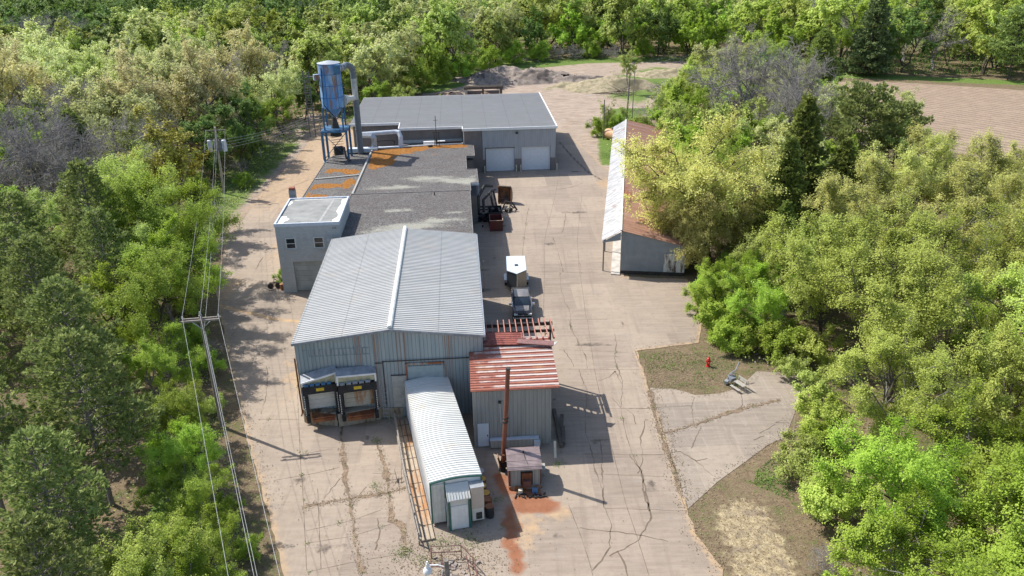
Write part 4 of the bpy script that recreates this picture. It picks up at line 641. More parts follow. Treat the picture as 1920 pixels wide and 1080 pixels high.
m = MB(o); m.tube([(cu + 1.5, cv + .3, 13.3), (cu + 2.2, cv + 1.3, 13.3), (cu2 - .2, cv2, 13.0)], [.85, .42, .40], 16); weld('inlet', m, M['offwhite'], dk)
hd, o = bld('roof_ducts', 'pale blue horizontal ducts crossing the back edge of the low gravel roof', 'duct', -10, 122.6)
m = MB(o); m.tube([(-15.6, 123.2, 7.1), (-10.2, 124.2, 7.1)], .33, 12); weld('main_duct', m, M['ductw'], hd)
m = MB(o); m.tube([(-10.2, 124.2, 7.1), (-9.7, 124.0, 7.0), (-9.45, 123.6, 6.4), (-9.5, 123.3, 4.8)], .36, 14); weld('drop_elbow', m, M['ductw'], hd)
m = MB(o); m.tube([(-15.4, 123.0, 7.0), (-13.9, 123.0, 6.9), (-13.5, 123.0, 6.5), (-13.6, 123.0, 4.9)], .42, 4); weld('square_duct', m, M['galv'], hd)
m = MB(o); m.box(-17.6, 121.6, 4.7, -13.0, 122.6, 5.25); m.box(-13.0, 122.9, 4.72, -9.6, 123.6, 5.0); weld('plenum_box', m, M['ductw'], hd)
m = MB(o); m.tube([(-9.2, 123.4, 4.9), (.2, 124.5, 4.85)], .12, 8); m.rbox(-4.3, 124.6, 5.1, 3.4, .5, .45, R(4)); weld('long_pipe', m, M['white'], hd)
m = MB(o); m.tube([(-13.2, 123.9, 5.8), (-10.8, 124.2, 5.8), (-10.5, 124.2, 5.6), (-10.6, 124.0, 4.8)], .09, 8); m.rbox(-2.0, 124.4, 5.1, 3.8, .25, .35, R(4)); weld('dark_pipe', m, M['black'], hd)
mz, o = bld('roof_mast', 'thin dark cable mast with brackets standing on the gravel roof edge', 'mast', -3.9, 123.3)
m = MB(o); m.tube([(-3.9, 123.3, 4.75), (-3.9, 123.3, 9.6)], .055, 6)
for u_ in (-4.2, -3.5): m.tube([(u_, 123.4, 4.75), (u_, 123.4, 7.1)], .05, 6)
m.rbox(-3.9, 123.3, 7.0, 1.1, .1, .1); m.rbox(-3.9, 123.3, 8.9, .7, .06, .06); m.rbox(-3.9, 123.2, 5.6, .35, .3, .8); m.rbox(-4.9, 123.0, 4.95, .7, .35, .35, .4); mz_ = m.build('mast_frame', M['dark'], mz)
# ------------------------------------------------------------------ poles and wires
def pole(name, label, x, y, top, r=.15, lean=(0, 0), mat=None, cat='utility pole'):
    t = thing(name, label, cat, (x, y, 0)); MB().tube([(0, 0, 0), (lean[0], lean[1], top)], [r, r*.72], 10).build('pole_shaft', mat or M['pole'], t); return t
p1 = pole('utility_pole', 'grey wooden utility pole with double crossarm beside the left driveway', -23.3, 53.3, 10, .17, mat=M['wood'])
m = MB(); m.rbox(0, -.2, 9.62, 2.75, .10, .14, R(8)); m.rbox(0, .2, 9.62, 2.75, .10, .14, R(8)); m.build('crossarm', M['wood'], p1)
for dx in (-1.28, 0, 1.28):
    m = MB(); z = 9.7 if dx else 10; m.tube([(dx, dx*.14, z), (dx, dx*.14, z + .1), (dx, dx*.14, z + .14), (dx, dx*.14, z + .28)], [.05, .09, .09, .04], 8); m.build('insulator', M['galv'], p1)
for s_ in (-1, 1): MB().tube([(s_*.7, s_*.1, 9.5), (0, -.12, 8.9)], .03, 5).build('brace', M['galv'], p1)
MB().tube([(.19, 0, 0), (.14, 0, 8.6)], .035, 5).build('conduit', M['galv'], p1)
p2 = pole('utility_pole', 'bleached utility pole carrying white transformers by the left grass verge', -43.3, 115.7, 10.4, .17, (.9, -1.6), M['polelight'])
MB().rbox(.85, -1.5, 9.9, 2.9, .1, .14, R(10)).build('crossarm', M['pole'], p2)
for i, dx in enumerate((-1.0, -.2, .55, 1.1)): 
    m = MB(); x_, y_ = .65 + dx, -1.35 + (.35 if i in (1, 2) else 0); m.tube([(x_, y_, 6.8), (x_, y_, 8.4)], .33, 14); m.tube([(x_, y_, 8.4), (x_, y_, 8.5)], [.33, .2], 14); m.build('transformer', M['ductw'] if i in (0, 3) else M['grey'], p2)
MB().rbox(.68, -1.3, 8.55, 2.8, .14, .12, R(4)).build('mount_bar', M['dark'], p2)
pole('utility_pole', 'thin pale grey pole standing alone before the dark wood', -43.4, 136.2, 10.6, .11, (-.6, -.8), M['polelight'])
p4 = pole('utility_pole', 'slim brown pole with stacked crossarms left of the blue tower', -31.9, 133.6, 7.9, .12, (0, 0), M['wood'])
for z in (7.6, 6.9): MB().rbox(0, 0, z, 3.0, .12, .12, R(15)).build('crossarm', M['pole'], p4)
for k in range(6): MB().tube([(-1.3 + k*.52, -.35 + k*.14, 7.66), (-1.3 + k*.52, -.35 + k*.14, 7.95)], [.07, .05], 6).build('insulator', M['dark'], p4)
pole('utility_pole', 'dark wooden pole just left of the orange tank', 17.3, 144.6, 7.3, .13)
pole('utility_pole', 'thicker dark pole behind the ridge of the rusty shed', 23.6, 159.2, 9.6, .17, (.3, 0))
pole('utility_pole', 'thinner of the two dark poles behind the rusty shed', 24.6, 158.6, 9.9, .10, (.1, 0), M['wood'])
def wire(lab, a, b, sag=.5, r=.011, grp=None):
    pts = [(a[0] + (b[0]-a[0])*t, a[1] + (b[1]-a[1])*t, a[2] + (b[2]-a[2])*t - sag*4*t*(1-t)) for t in [i/14 for i in range(15)]]
    c_ = pts[0]; return tag(MB(c_).tube(pts, r, 4).build('power_line', M['wire']), lab, 'wire', grp), None
def wr(*a, **k): o_, _ = wire(*a, **k); o_.location = a[1]; return o_
n3 = ('left', 'middle', 'right')
for i, (dx, tx) in enumerate(((-1.28, -.5), (0, .85), (1.28, 2.2))):
    wr('%s power line running back from the crossarm pole to the transformer pole' % n3[i].capitalize(), (-23.3 + dx, 53.3 + dx*.14, 10.0), (-43.3 + tx, 114.2 + i*.1, 10.0), sag=.9)
wr('lower power line between the crossarm pole and the transformer pole', (-23.2, 53.3, 8.8), (-42.5, 114.3, 8.7), sag=.9)
for i, (dx, q) in enumerate(((-1.28, (-9.3, 19, 9.2)), (0, (-8.1, 18.8, 9.4)), (1.28, (-6.9, 18.6, 9.2)))):
    wr('%s power line running towards the viewer from the crossarm pole' % n3[i].capitalize(), (-23.3 + dx, 53.3 + dx*.14, 10.0), q, sag=.35)
wr('lower power line running towards the viewer beside the crossarm pole', (-23.2, 53.3, 8.8), (-8.0, 19, 8.2), sag=.35)
for k, nm in enumerate(('uppermost', 'second', 'third', 'lowest')):
    wr('%s of four thin wires left of the blue tower' % nm, (-32.9 + k*.6, 133.4 + k*.1, 7.8 - k*.18), (-43.0, 114.5, 8.3 - k*.45), sag=.55, r=.018)
lp = thing('street_lamp', 'dark leaning wooden lamp pole with white lamp arm beyond the white trailer building', 'street lamp', (-3.6, 31.2, 0))
MB().tube([(.1, 0, 0), (-.05, .35, 6.3)], [.17, .13], 10).build('pole_shaft', M['pole'], lp)
MB().tube([(-.05, .3, 5.85), (-.5, .38, 5.95), (-1.0, .42, 5.9)], .035, 6).build('lamp_arm', M['white'], lp)
m = MB(); m.tube([(-1.05, .42, 6.02), (-1.05, .42, 5.75), (-1.05, .42, 5.7), (-1.05, .42, 5.55), (-1.05, .42, 5.45)], [.07, .11, .17, .24, .24], 14); m.tube([(-1.05, .42, 6.0), (-1.05, .42, 6.15)], .05, 8); m.build('lamp_head', M['white'], lp, smooth=True)
# ------------------------------------------------------------------ pickup and trailer
pk = thing('pickup_truck', 'black pickup truck with dusty roof parked in front of the small trailer', 'pickup truck', (1.02, 70.75, 0), R(1.5))
W = .98
def prof(pts, w0, w1=None): 
    w1 = w0 if w1 is None else w1; return [(-w0, y, z) for y, z in pts], [(w1*1., y, z) for y, z in pts]
def loft(secs):                                          # sections along y: (y, half width bottom, half width top, z bottom, z top)
    v = []; f = []
    for (y, wb, wt, zb_, zt) in secs: zm = zb_ + (zt - zb_)*.62; v += [(-wb, y, zb_), (wb, y, zb_), (wb*1.02, y, zm), (wt, y, zt), (-wt, y, zt), (-wb*1.02, y, zm)]
    n = len(secs)
    for i in range(n - 1):
        for k in range(6): f.append((i*6 + k, i*6 + (k+1) % 6, (i+1)*6 + (k+1) % 6, (i+1)*6 + k))
    f += [tuple(range(6))[::-1], tuple(range((n-1)*6, n*6))]; q = MB(); q.add(v, f); return q
loft([(.02, .90, .84, .50, 1.0), (.18, .98, .90, .48, 1.12), (.6, 1.0, .92, .5, 1.17), (1.55, 1.0, .92, .5, 1.22), (1.7, 1.0, .94, .5, 1.2), (4.1, 1.0, .94, .5, 1.2), (4.15, 1.0, .95, .5, 1.28), (5.85, .98, .95, .5, 1.28)]).build('body', M['carblk'], pk, smooth=True)
loft([(1.35, .86, .78, 1.15, 1.2), (2.15, .88, .70, 1.15, 1.86), (3.3, .88, .71, 1.15, 1.92), (3.95, .87, .70, 1.15, 1.88), (4.12, .86, .72, 1.15, 1.25)]).build('cab', M['glass'], pk, smooth=True)
loft([(2.14, .71, .70, 1.84, 1.90), (2.3, .73, .70, 1.84, 1.945), (3.3, .74, .70, 1.86, 1.965), (3.96, .72, .69, 1.85, 1.92)]).build('roof', M['cardust'], pk, smooth=True)
m = MB()
for s_ in (-1, 1): 
    m.tube([(s_*.83, 1.42, 1.2), (s_*.71, 2.16, 1.9)], .04, 5); m.tube([(s_*.84, 3.05, 1.2), (s_*.72, 3.05, 1.92)], .05, 5); m.tube([(s_*.85, 4.08, 1.22), (s_*.71, 3.95, 1.9)], .05, 5)
m.build('pillar', M['carblk'], pk)
m = MB(); m.poly([(-.62, .35, 1.15), (.62, .35, 1.15), (.72, 1.38, 1.225), (-.72, 1.38, 1.225)], (0, 0, .035)); m.build('hood', M['cardust'], pk, bevel=.02)
MB().poly([(-.45, .5, 1.19), (.45, .5, 1.19), (.38, 1.3, 1.26), (-.38, 1.3, 1.26)], (0, 0, .03)).build('hood_bulge', M['cardust'], pk, bevel=.01)
m = MB(); m.box(-.70, -.03, .62, .70, .06, 1.02); m.build('grille', M['black'], pk); g = pk.children[-1]
m = MB(); m.box(-.72, -.055, .82, .72, -.02, .88); m.box(-.12, -.065, .79, .12, -.05, .91); m.build('grille_bar', M['chrome'], g)
for s_ in (-1, 1):
    MB().box(s_*.70 - .16, -.04, .84, s_*.70 + .2, .12, 1.02).build('headlight', plain('headlamp', (.75, .77, .8), .15), pk)
    m = MB(); m.rbox(s_*1.17, 1.72, 1.28, .26, .12, .2); m.rbox(s_*1.03, 1.72, 1.2, .16, .06, .06); m.build('mirror', M['chrome'], pk)
    for yy in (.95, 4.75):
        w_ = MB().tube([(s_*.70, yy, .40), (s_*1.01, yy, .40)], .40, 20).build('wheel', M['tyre'], pk); MB().tube([(s_*1.0, yy, .40), (s_*1.02, yy, .40)], .24, 14).build('rim', M['chrome'], w_)
    m = MB(); m.box(min(s_*.99, s_*1.04), 1.6, 1.0, max(s_*.99, s_*1.04), 4.0, 1.03); m.build('side_trim', M['chrome'], pk)
m = MB(); m.box(-.96, -.12, .46, .96, .10, .62); m.build('bumper', M['chrome'], pk, bevel=.03); MB().box(-.17, -.145, .50, .17, -.125, .64).build('number_plate', M['white'], pk.children[-1])
m = MB(); m.box(-.85, 4.25, 1.2, .85, 5.75, 1.285); m.build('bed_cover', M['black'], pk)
m = MB(); m.rbox(-.1, 1.9, 1.42, .9, .2, .12); m.rbox(.35, 2.1, 1.45, .3, .3, .15); m.build('dashboard', M['grey'], pk)
tr = thing('cargo_trailer', 'small enclosed V nosed cargo trailer with pale roof behind the black pickup', 'trailer', (.55, 77.6, 0), R(1.0))
V2 = [(0, 0), (1.04, 1.0), (1.04, 5.0), (-1.04, 5.0), (-1.04, 1.0)]
MB().poly([(x, y, .5) for x, y in V2], (0, 0, 1.83)).build('body', M['trail_dk'], tr)
MB().poly([(x*1.0, y - .0, 2.33) for x, y in V2], (0, 0, .05)).build('roof', M['trail_top'], tr)
MB().poly([(.02, -.015, .52), (1.055, .985, .52), (1.055, .985, 2.28), (.02, -.015, 2.28)], (.01, -.012, 0)).build('nose_panel', M['trail_tan'], tr)
m = MB(); m.tube([(0, -.02, .5), (0, -.02, 2.36)], .035, 6); m.tube([(-1.05, .99, 2.33), (0, -.03, 2.33), (1.05, .99, 2.33), (1.05, 5, 2.33)], .04, 6); m.tube([(-1.05, .99, 2.33), (-1.05, 5, 2.33)], .04, 6); m.build('edge_trim', M['chrome'], tr)
m = MB(); m.rbox(0, 2.3, 2.42, .36, .34, .1); m.build('roof_vent', M['dark'], tr)
for s_ in (-1, 1):
    for yy in (2.55, 3.35): w_ = MB().tube([(s_*1.08, yy, .34), (s_*1.30, yy, .34)], .34, 18).build('wheel', M['tyre'], tr); MB().tube([(s_*1.29, yy, .34), (s_*1.31, yy, .34)], .2, 12).build('rim', M['chrome'], w_)
    m = MB(); m.box(min(s_*1.05, s_*1.36), 2.05, .70, max(s_*1.05, s_*1.36), 3.85, .76); m.box(min(s_*1.05, s_*1.36), 2.05, .45, max(s_*1.05, s_*1.36), 2.12, .72); m.build('fender', M['galv'], tr)
m = MB(); m.tube([(-.5, .8, .45), (0, -.9, .45), (.5, .8, .45)], .05, 5); m.tube([(0, -.8, .1), (0, -.8, .8)], .04, 6); m.build('tongue', M['dark'], tr)
# ------------------------------------------------------------------ scrap by the workshop
def obj3(name, label, cat, x, y, rz=0, group=None): return thing(name, label, cat, (x, y, 0), rz, group)
def openbox(m, x0, y0, z0, x1, y1, z1, t=.06):
    m.box(x0, y0, z0, x1, y1, z0 + t); m.box(x0, y0, z0 + t, x1, y0 + t, z1); m.box(x0, y1 - t, z0 + t, x1, y1, z1); m.box(x0, y0 + t, z0 + t, x0 + t, y1 - t, z1); m.box(x1 - t, y0 + t, z0 + t, x1, y1 - t, z1); return m
d = obj3('scrap_bin', 'dull red open steel scrap bin beside the low workshop', 'bin', -1.9, 97.4, R(3)); m = MB(); openbox(m, -.85, -.4, .1, .85, 2.2, 1.5, .08); m.build('bin_body', M['dumpred'], d); m = MB(); m.tube([(-.87, -.42, 1.5), (.87, -.42, 1.5), (.87, 2.2, 1.5)], .05, 4); m.build('rim', M['plywood'], d); MB().box(-.8, -.3, .0, -.6, 2.1, .1).build('skid', M['black'], d); MB().box(.6, -.3, .0, .8, 2.1, .1).build('skid', M['black'], d)
d = obj3('scrap_bin', 'black open scrap bin right behind the dull red one', 'bin', -2.0, 100.2, R(4)); m = MB(); openbox(m, -.95, -.3, .1, .95, 2.6, 1.6, .08); m.build('bin_body', M['black'], d)
m = MB(); rr = random.Random(4)
for i in range(16): m.rbox(rr.uniform(-.7, .7), rr.uniform(.1, 2.2), rr.uniform(.6, 1.5), rr.uniform(.1, .9), rr.uniform(.1, .4), rr.uniform(.05, .3), rr.uniform(0, 3), rr.uniform(-.5, .5), rr.uniform(-.5, .5))
m.build('scrap_metal', M['dark'], d)
d = obj3('excavator_arm', 'dismantled rusty digger arm with bucket lying beside the low workshop', 'machine part', -3.2, 106.2, R(10))
m = MB(); m.tube([(-1.6, -2.2, .4), (-1.4, -.6, 1.9), (-.2, 1.2, 3.0), (1.1, 2.0, 2.6)], [.22, .26, .24, .16], 4); m.tube([(-.9, -2.4, .4), (-.7, -.8, 1.6), (.6, .4, 2.4), (1.4, 1.6, 2.2)], [.18, .2, .2, .14], 4); m.tube([(-1.4, -.9, .7), (.9, -1.2, .6)], .12, 6); m.tube([(-1.4, -1.6, .5), (.7, -1.8, .5)], .1, 6); m.tube([(.6, -2.0, .3), (.4, .2, 2.3)], .16, 4); m.tube([(1.1, -2.0, .2), (1.0, 1.0, 2.3)], .13, 4); m.build('boom', M['dark'], d)
m = MB(); m.tube([(-.6, -.9, 1.5), (.4, .4, 2.3)], .07, 8); m.tube([(-1.2, -.7, 1.7), (-.3, .9, 2.7)], .07, 8); m.build('hydraulic_ram', M['plywood'], d)
d = obj3('digger_bucket', 'rusty toothed digger bucket tipped up beside the digger arm', 'bucket', -.9, 108.2, R(-15))
m = MB(); a_ = [(-.1, 0, .1), (.0, .9, .5), (-.1, 1.3, 1.4), (-.2, 1.1, 2.6), (-.1, .9, 2.6), (.05, 1.1, 1.4)]; 
prof_ = [(0, .1), (.8, .1), (1.2, .6), (1.2, 1.4), (.9, 2.1), (.3, 2.6), (.22, 2.5), (.8, 2.0), (1.08, 1.35), (1.08, .65), (.75, .22), (0, .22)]
m.poly([(-.9, a, b) for a, b in prof_], (1.8, 0, 0)); m.poly([(-.94, a, b) for a, b in prof_[:6]], (.05, 0, 0)); m.poly([(.9, a, b) for a, b in prof_[:6]], (.05, 0, 0)); m.build('bucket_shell', rusty('bucket_rust', (.10, .08, .07), (.30, .13, .06), .5, scale=2), d)
m = MB()
for i in range(5): m.rbox(-.8 + i*.4, -.1, .15, .12, .35, .08)
m.build('bucket_teeth', M['dark'], d)
d = obj3('grapple', 'bent blackened grapple frame lying in front of the digger bucket', 'machine part', -.2, 104.6, R(20)); m = MB(); m.tube([(-.8, .6, .2), (-.2, .9, 1.3), (.6, .4, 1.2), (1.1, -.2, .2)], .13, 5); m.tube([(-.3, -.5, .1), (.2, .1, 1.0), (.9, .5, .3)], .11, 5); m.rbox(0, .2, .3, 1.1, .5, .3, .4); m.build('grapple_frame', M['dark'], d)
d = obj3('scrap_heap', 'low black heap of scrap parts left of the black scrap bin', 'scrap', -4.1, 101.4); m = MB()
for i in range(26): m.rbox(rr.gauss(0, .8), rr.gauss(0, .6), rr.uniform(.1, .7), rr.uniform(.2, 1.2), rr.uniform(.1, .4), rr.uniform(.05, .4), rr.uniform(0, 3), rr.uniform(-.7, .7), rr.uniform(-.5, .5))
m.build('scrap_metal', M['black'], d)
tag(MB((0, 0, 0)).tube([(0, 0, .1), (0, 0, .34)], .1, 8).build('oil_can', M['black']), 'small black can standing left of the red scrap bin', 'can').location = (-3.7, 98.6, 0)
d = obj3('wall_post', 'dark steel rack standing against the workshop corner by the ribbed roof', 'rack', A(1.5, 78.6)[0], A(1.5, 78.6)[1], FA); m = MB(); m.box(-.1, -.4, 0, 0, .5, 3.2); m.box(.25, -.3, 0, .33, .2, 3.6); m.box(-.1, 0, 2.4, .33, .1, 2.5); m.build('rack_frame', M['wood'], d)
# ------------------------------------------------------------------ drums, planks, rails
def drum(lab, x, y, body, lid, rz=0):
    d = thing('oil_drum', lab, 'drum', (x, y, 0), rz, 'drums beside the trailer building'); m = MB(); m.tube([(0, 0, 0), (0, 0, .29), (0, 0, .3), (0, 0, .58), (0, 0, .59), (0, 0, .88)], [.285, .285, .30, .285, .30, .285], 20)
    m.build('drum_body', body, d); m = MB(); m.tube([(0, 0, .88), (0, 0, .90)], .295, 20); m.tube([(.15, .1, .9), (.15, .1, .93)], .04, 8); m.build('drum_lid', lid, d); return d
for i, (x, y, b, l, lab) in enumerate(((-1.75, 42.2, 'black', 'rust', 'black drum with rusty top, frontmost beside the white trailer building'), (-1.9, 42.95, 'rust', 'rust', 'rusty drum just behind the black drum'), (-2.05, 43.6, 'brown', 'drum_y', 'drum with dull ochre lid, third from the front'), (-2.3, 44.35, 'brown', 'drum_y', 'drum with bright ochre lid, fourth from the front'), (-2.35, 45.1, 'brown', 'drum_y', 'rear drum with ochre lid half hidden by the trailer building'), (-2.5, 46.0, 'grey', 'galv', 'grey drum at the far end of the drum row'))): drum(lab, x, y, M[b], M[l], i)
tw = thing('raised_walk', 'narrow brown stained boardwalk slab along the white trailer building', 'walkway', A(3.9, 40.2, 0, TA), TA); o = (3.9, 40.2, 0)
m = MB(o); m.box(3.42, 40.15, .03, 4.3, 54.3, .16); weld('slab', m, rusty('walk_slab', (.42, .34, .25), (.34, .17, .07), .45, stretch=(1, .2, 1)), tw)
m = MB(o); m.box(3.66, 40.12, .16, 3.70, 54.3, .20); m.box(4.0, 40.12, .16, 4.05, 54.3, .20)
for i in range(9): m.box(3.44, 41.5 + i*1.5, .165, 4.3, 41.56 + i*1.5, .175)
weld('plank_gap', m, M['barkdk'], tw)
rl = thing('pipe_rail', 'bundle of long grey pipes and boards railing the left side of the boardwalk', 'railing', A(3.3, 40, 0, TA), TA); o = (3.3, 40, 0)
for k, (du, z, r_) in enumerate(((0, .95, .05), (-.1, .55, .05), (.08, .75, .07), (-.02, .25, .06))): weld('rail', MB(o).tube([(3.35 + du, 39.6 + k*.2, z*.8), (3.2 + du, 47, z), (3.3 + du*.3, 54.0, z + .1)], r_, 6), M['wood'], rl)
for k in range(8): weld('rail_post', MB(o).box(3.22, 39.9 + k*2, 0, 3.32, 40.0 + k*2, 1.05), M['wood'], rl)
d = thing('pipe_cage', 'low rusty pipe guard frame around rubble below the lamp pole', 'guard frame', (-4.3, 38.0, 0), R(2)); m = MB()
def fr(pts): m.tube(pts, .035, 5)
fr([(-1.0, .4, 0), (-1.0, .4, 1.0), (.85, .4, 1.0), (.85, .4, 0)]); fr([(-1.0, .4, .5), (.85, .4, .5)]); fr([(-1.0, .4, 1.0), (-.9, -1.6, .95)]); fr([(.85, .4, 1.0), (1.6, -.7, .95), (1.9, -2.2, .95)]); fr([(1.6, -.7, .95), (1.6, -.7, 0)]); fr([(1.9, -2.2, .95), (1.9, -2.2, 0)]); fr([(1.2, -.4, .9), (1.6, -2.3, .1)]); fr([(-.4, .4, .5), (-.2, -1.2, .1)]); fr([(-.9, -.8, .5), (.4, -.9, .5)]); fr([(1.05, -.2, .6), (1.7, -1.0, .5), (1.95, -2.2, .45)]); m.build('frame', M['brown'], d)
d = tag(MB().tube([(0, 0, 0), (.15, .1, .9)], .03, 5).build('marker_stake', M['offwhite']), 'thin white stake between the guard frame and the lamp pole', 'stake'); d.location = (-4.6, 36.4, 0)
m = MB()
for i in range(46): s_ = rr.uniform(.05, .2); m.rbox(rr.gauss(0, .6), rr.gauss(0, .6), s_*.4, s_*1.6, s_, s_*.8, rr.uniform(0, 3), rr.uniform(-.5, .5))
d = tag(m.build('rubble_heap', M['rubble']), 'small heap of stones and rusty scraps inside the pipe guard frame', 'rubble', None, 'stuff'); d.location = (-3.9, 37.0, 0)
for i, (x, y, l, rz, lab) in enumerate(((3.35, 53.2, 3.2, 4, 'dark timber leaning nearest the shed wall, topmost of the pile'), (3.7, 52.6, 2.6, -6, 'dark timber lying angled out from the shed side'), (3.45, 50.9, 2.5, 3, 'dark timber at the near end of the shed side'), (3.75, 51.0, 2.2, -3, 'thinner dark timber beside the near one'))):
    d = tag(MB().rbox(0, 0, .15 + .05*i, .28, l, .24).build('timber', M['barkdk'], bevel=.02), lab, 'timber', 'timbers beside the striped shed'); d.location = (x, y, 0); d.rotation_euler = (0, 0, R(rz))
d = tag(MB().rbox(0, 0, .5, .18, .10, 1.25, 0, R(-38)).build('pale_board', M['lead']), 'short pale cream board leaning at the near corner of the striped shed', 'board'); d.location = (3.0, 48.9, 0)
d = tag(MB().rbox(0, 0, .24, .34, .8, .48, 0).build('sill_block', M['tan'], bevel=.02), 'grey concrete block right of the boiler hut', 'block'); d.location = (2.0, 46.9, 0)
d = tag(MB().rbox(0, 0, .22, .38, .06, .42, 0, R(-20)).build('blue_board', plain('blue_board', (.08, .16, .30), .6)), 'small blue board propped at the front of the boiler hut', 'board'); d.location = (1.35, 44.55, 0)
d = tag(MB().tube([(0, 0, 0), (0, 0, .36)], [.14, .16], 12).build('bucket', M['lead']), 'pale bucket standing beside the boiler fire door', 'bucket'); d.location = (.35, 44.5, 0)
d = thing('scrap_iron', 'tangle of black scrap iron on the ground before the boiler hut', 'scrap', (.9, 44.2, 0)); m = MB()
for i in range(18): m.rbox(rr.uniform(-.9, 1.2), rr.uniform(-.22, .2), .1, rr.uniform(.1, .7), .05, .08, rr.uniform(0, 3), rr.uniform(-.3, .3))
m.build('iron_bars', M['black'], d)
# ------------------------------------------------------------------ hydrant, bench, tank
h = thing('fire_hydrant', 'small red fire hydrant standing on the bare island by the bushes', 'hydrant', (17.35, 61.5, 0))
m = MB(); m.tube([(0, 0, 0), (0, 0, .08), (0, 0, .09), (0, 0, .62), (0, 0, .64), (0, 0, .72)], [.19, .19, .14, .14, .18, .18], 14); m.build('barrel', M['redpaint'], h)
MB().tube([(0, 0, .72), (0, 0, .84), (0, 0, .90), (0, 0, .97)], [.16, .12, .05, .04], 14).build('bonnet', M['redpaint'], h)
for a in (0, PI): MB().tube([(math.cos(a)*.1, 0, .52), (math.cos(a)*.25, 0, .52)], .065, 10).build('side_nozzle', M['redpaint'], h)
MB().tube([(0, -.1, .45), (0, -.26, .45)], .085, 10).build('front_nozzle', M['redpaint'], h)
ch = thing('slatted_bench', 'weathered slatted wooden picnic seat standing alone on the concrete apron', 'bench', (19.1, 57.6, 0), R(-62)); ch.scale = (.72, .8, .8)
for i in range(4): MB().box(-.75, -.25 + i*.15, .72, .75, -.14 + i*.15, .76).build('seat_slat', M['bench'], ch)
for i in range(3): MB().rbox(0, .42, .92 + i*.15, 1.5, .03, .11, 0, R(-15)).build('back_slat', M['bench'], ch)
for i in range(2): MB().box(-.75, -.75 + i*.16, .36, .75, -.62 + i*.16, .40).build('foot_slat', M['bench'], ch)
for s_ in (-1, 1):
    MB().tube([(s_*.6, -.75, 0), (s_*.6, -.1, .74)], .045, 4).build('leg', M['wood'], ch); MB().tube([(s_*.6, .5, 0), (s_*.6, .3, .74), (s_*.6, .48, 1.3)], .045, 4).build('leg', M['wood'], ch); MB().tube([(s_*.6, -.7, .33), (s_*.6, .4, .5)], .035, 4).build('stretcher', M['wood'], ch)
dc2 = thing('scrap_chair', 'broken grey metal frame heaped behind the slatted bench', 'scrap', (18.7, 58.6, 0)); m = MB()
m.tube([(-.5, 0, 0), (-.2, .1, .9), (.3, .2, 1.2), (.7, .7, 1.7)], .05, 6); m.tube([(.4, -.2, 0), (.2, .1, 1.0), (-.3, .3, .6)], .05, 6); m.rbox(0, 0, .5, .5, .4, .4, .5, .3); m.rbox(-.5, -.2, .3, .4, .3, .25, 1); m.build('frame', M['grey'], dc2)
tk = thing('fuel_tank', 'pale orange cylindrical fuel tank lying by a dark pole', 'tank', (19.2, 143.6, 0), R(35))
m = MB(); m.tube([(0, -1.9, 1.05), (0, -1.85, 1.05), (0, 1.85, 1.05), (0, 1.9, 1.05)], [.75, .95, .95, .75], 24); m.build('tank_shell', M['orange'], tk, smooth=True)
MB().tube([(0, -1.93, 1.05), (0, -1.9, 1.05)], .86, 24).build('tank_end', M['offwhite'], tk); MB().tube([(0, .6, 2.0), (0, .6, 2.35)], .18, 8).build('filler_cap', M['galv'], tk)
for yy in (-1.1, 1.1): MB().box(-.7, yy - .1, 0, .7, yy + .1, .35).build('cradle', M['dark'], tk)
# ------------------------------------------------------------------ junk at the office corner
j = thing('plow_frame', 'rusty old implement frame with wheels left of the office garage door', 'implement', (-26.0, 80.4, 0), R(20)); m = MB()
m.tube([(-.9, 0, .5), (.5, .1, .6), (.9, .5, .9)], .05, 6); m.tube([(-.6, -.4, .1), (-.2, .5, .9), (.3, .9, .3)], .05, 6); m.tube([(-.8, .5, .4), (.6, .7, .5)], .05, 6); m.build('frame', M['brown'], j)
for x, y in ((-.7, -.2), (.1, -.3)): m = MB(); m.tube([(x, y, .35), (x, y + .06, .35)], .33, 14); m.build('wheel', M['dark'], j)
j = thing('mixer', 'rusty round tub on a stand left of the office wall', 'mixer', (-25.7, 82.9, 0)); MB().tube([(0, 0, .8), (.1, 0, 1.1), (.15, 0, 1.45)], [.35, .6, .55], 16).build('tub', rusty('tub_rust', (.40, .16, .12), (.25, .09, .06), .5), j); MB().tube([(-.4, 0, 0), (0, 0, .9), (.4, 0, 0)], .05, 5).build('stand', M['dark'], j)
j = tag(MB().tube([(0, 0, 0), (0, 0, .7)], [.24, .26], 14).build('clay_pot', rusty('clay', (.50, .24, .12), (.3, .12, .05), .4)), 'tall rusty orange pot standing against the office corner', 'pot'); j.location = (-25.25, 79.8, 0)
for i, (x, y, l, rz) in enumerate(((-26.6, 81.7, 1.2, 10), (-26.3, 79.5, .9, -20))): k = tag(MB().rbox(0, 0, .08, l, .15, .1).build('loose_board', M['wood']), ('upper' if i == 0 else 'lower') + ' loose grey board on the driveway by the office', 'board'); k.location = (x, y, 0); k.rotation_euler = (0, 0, R(rz))
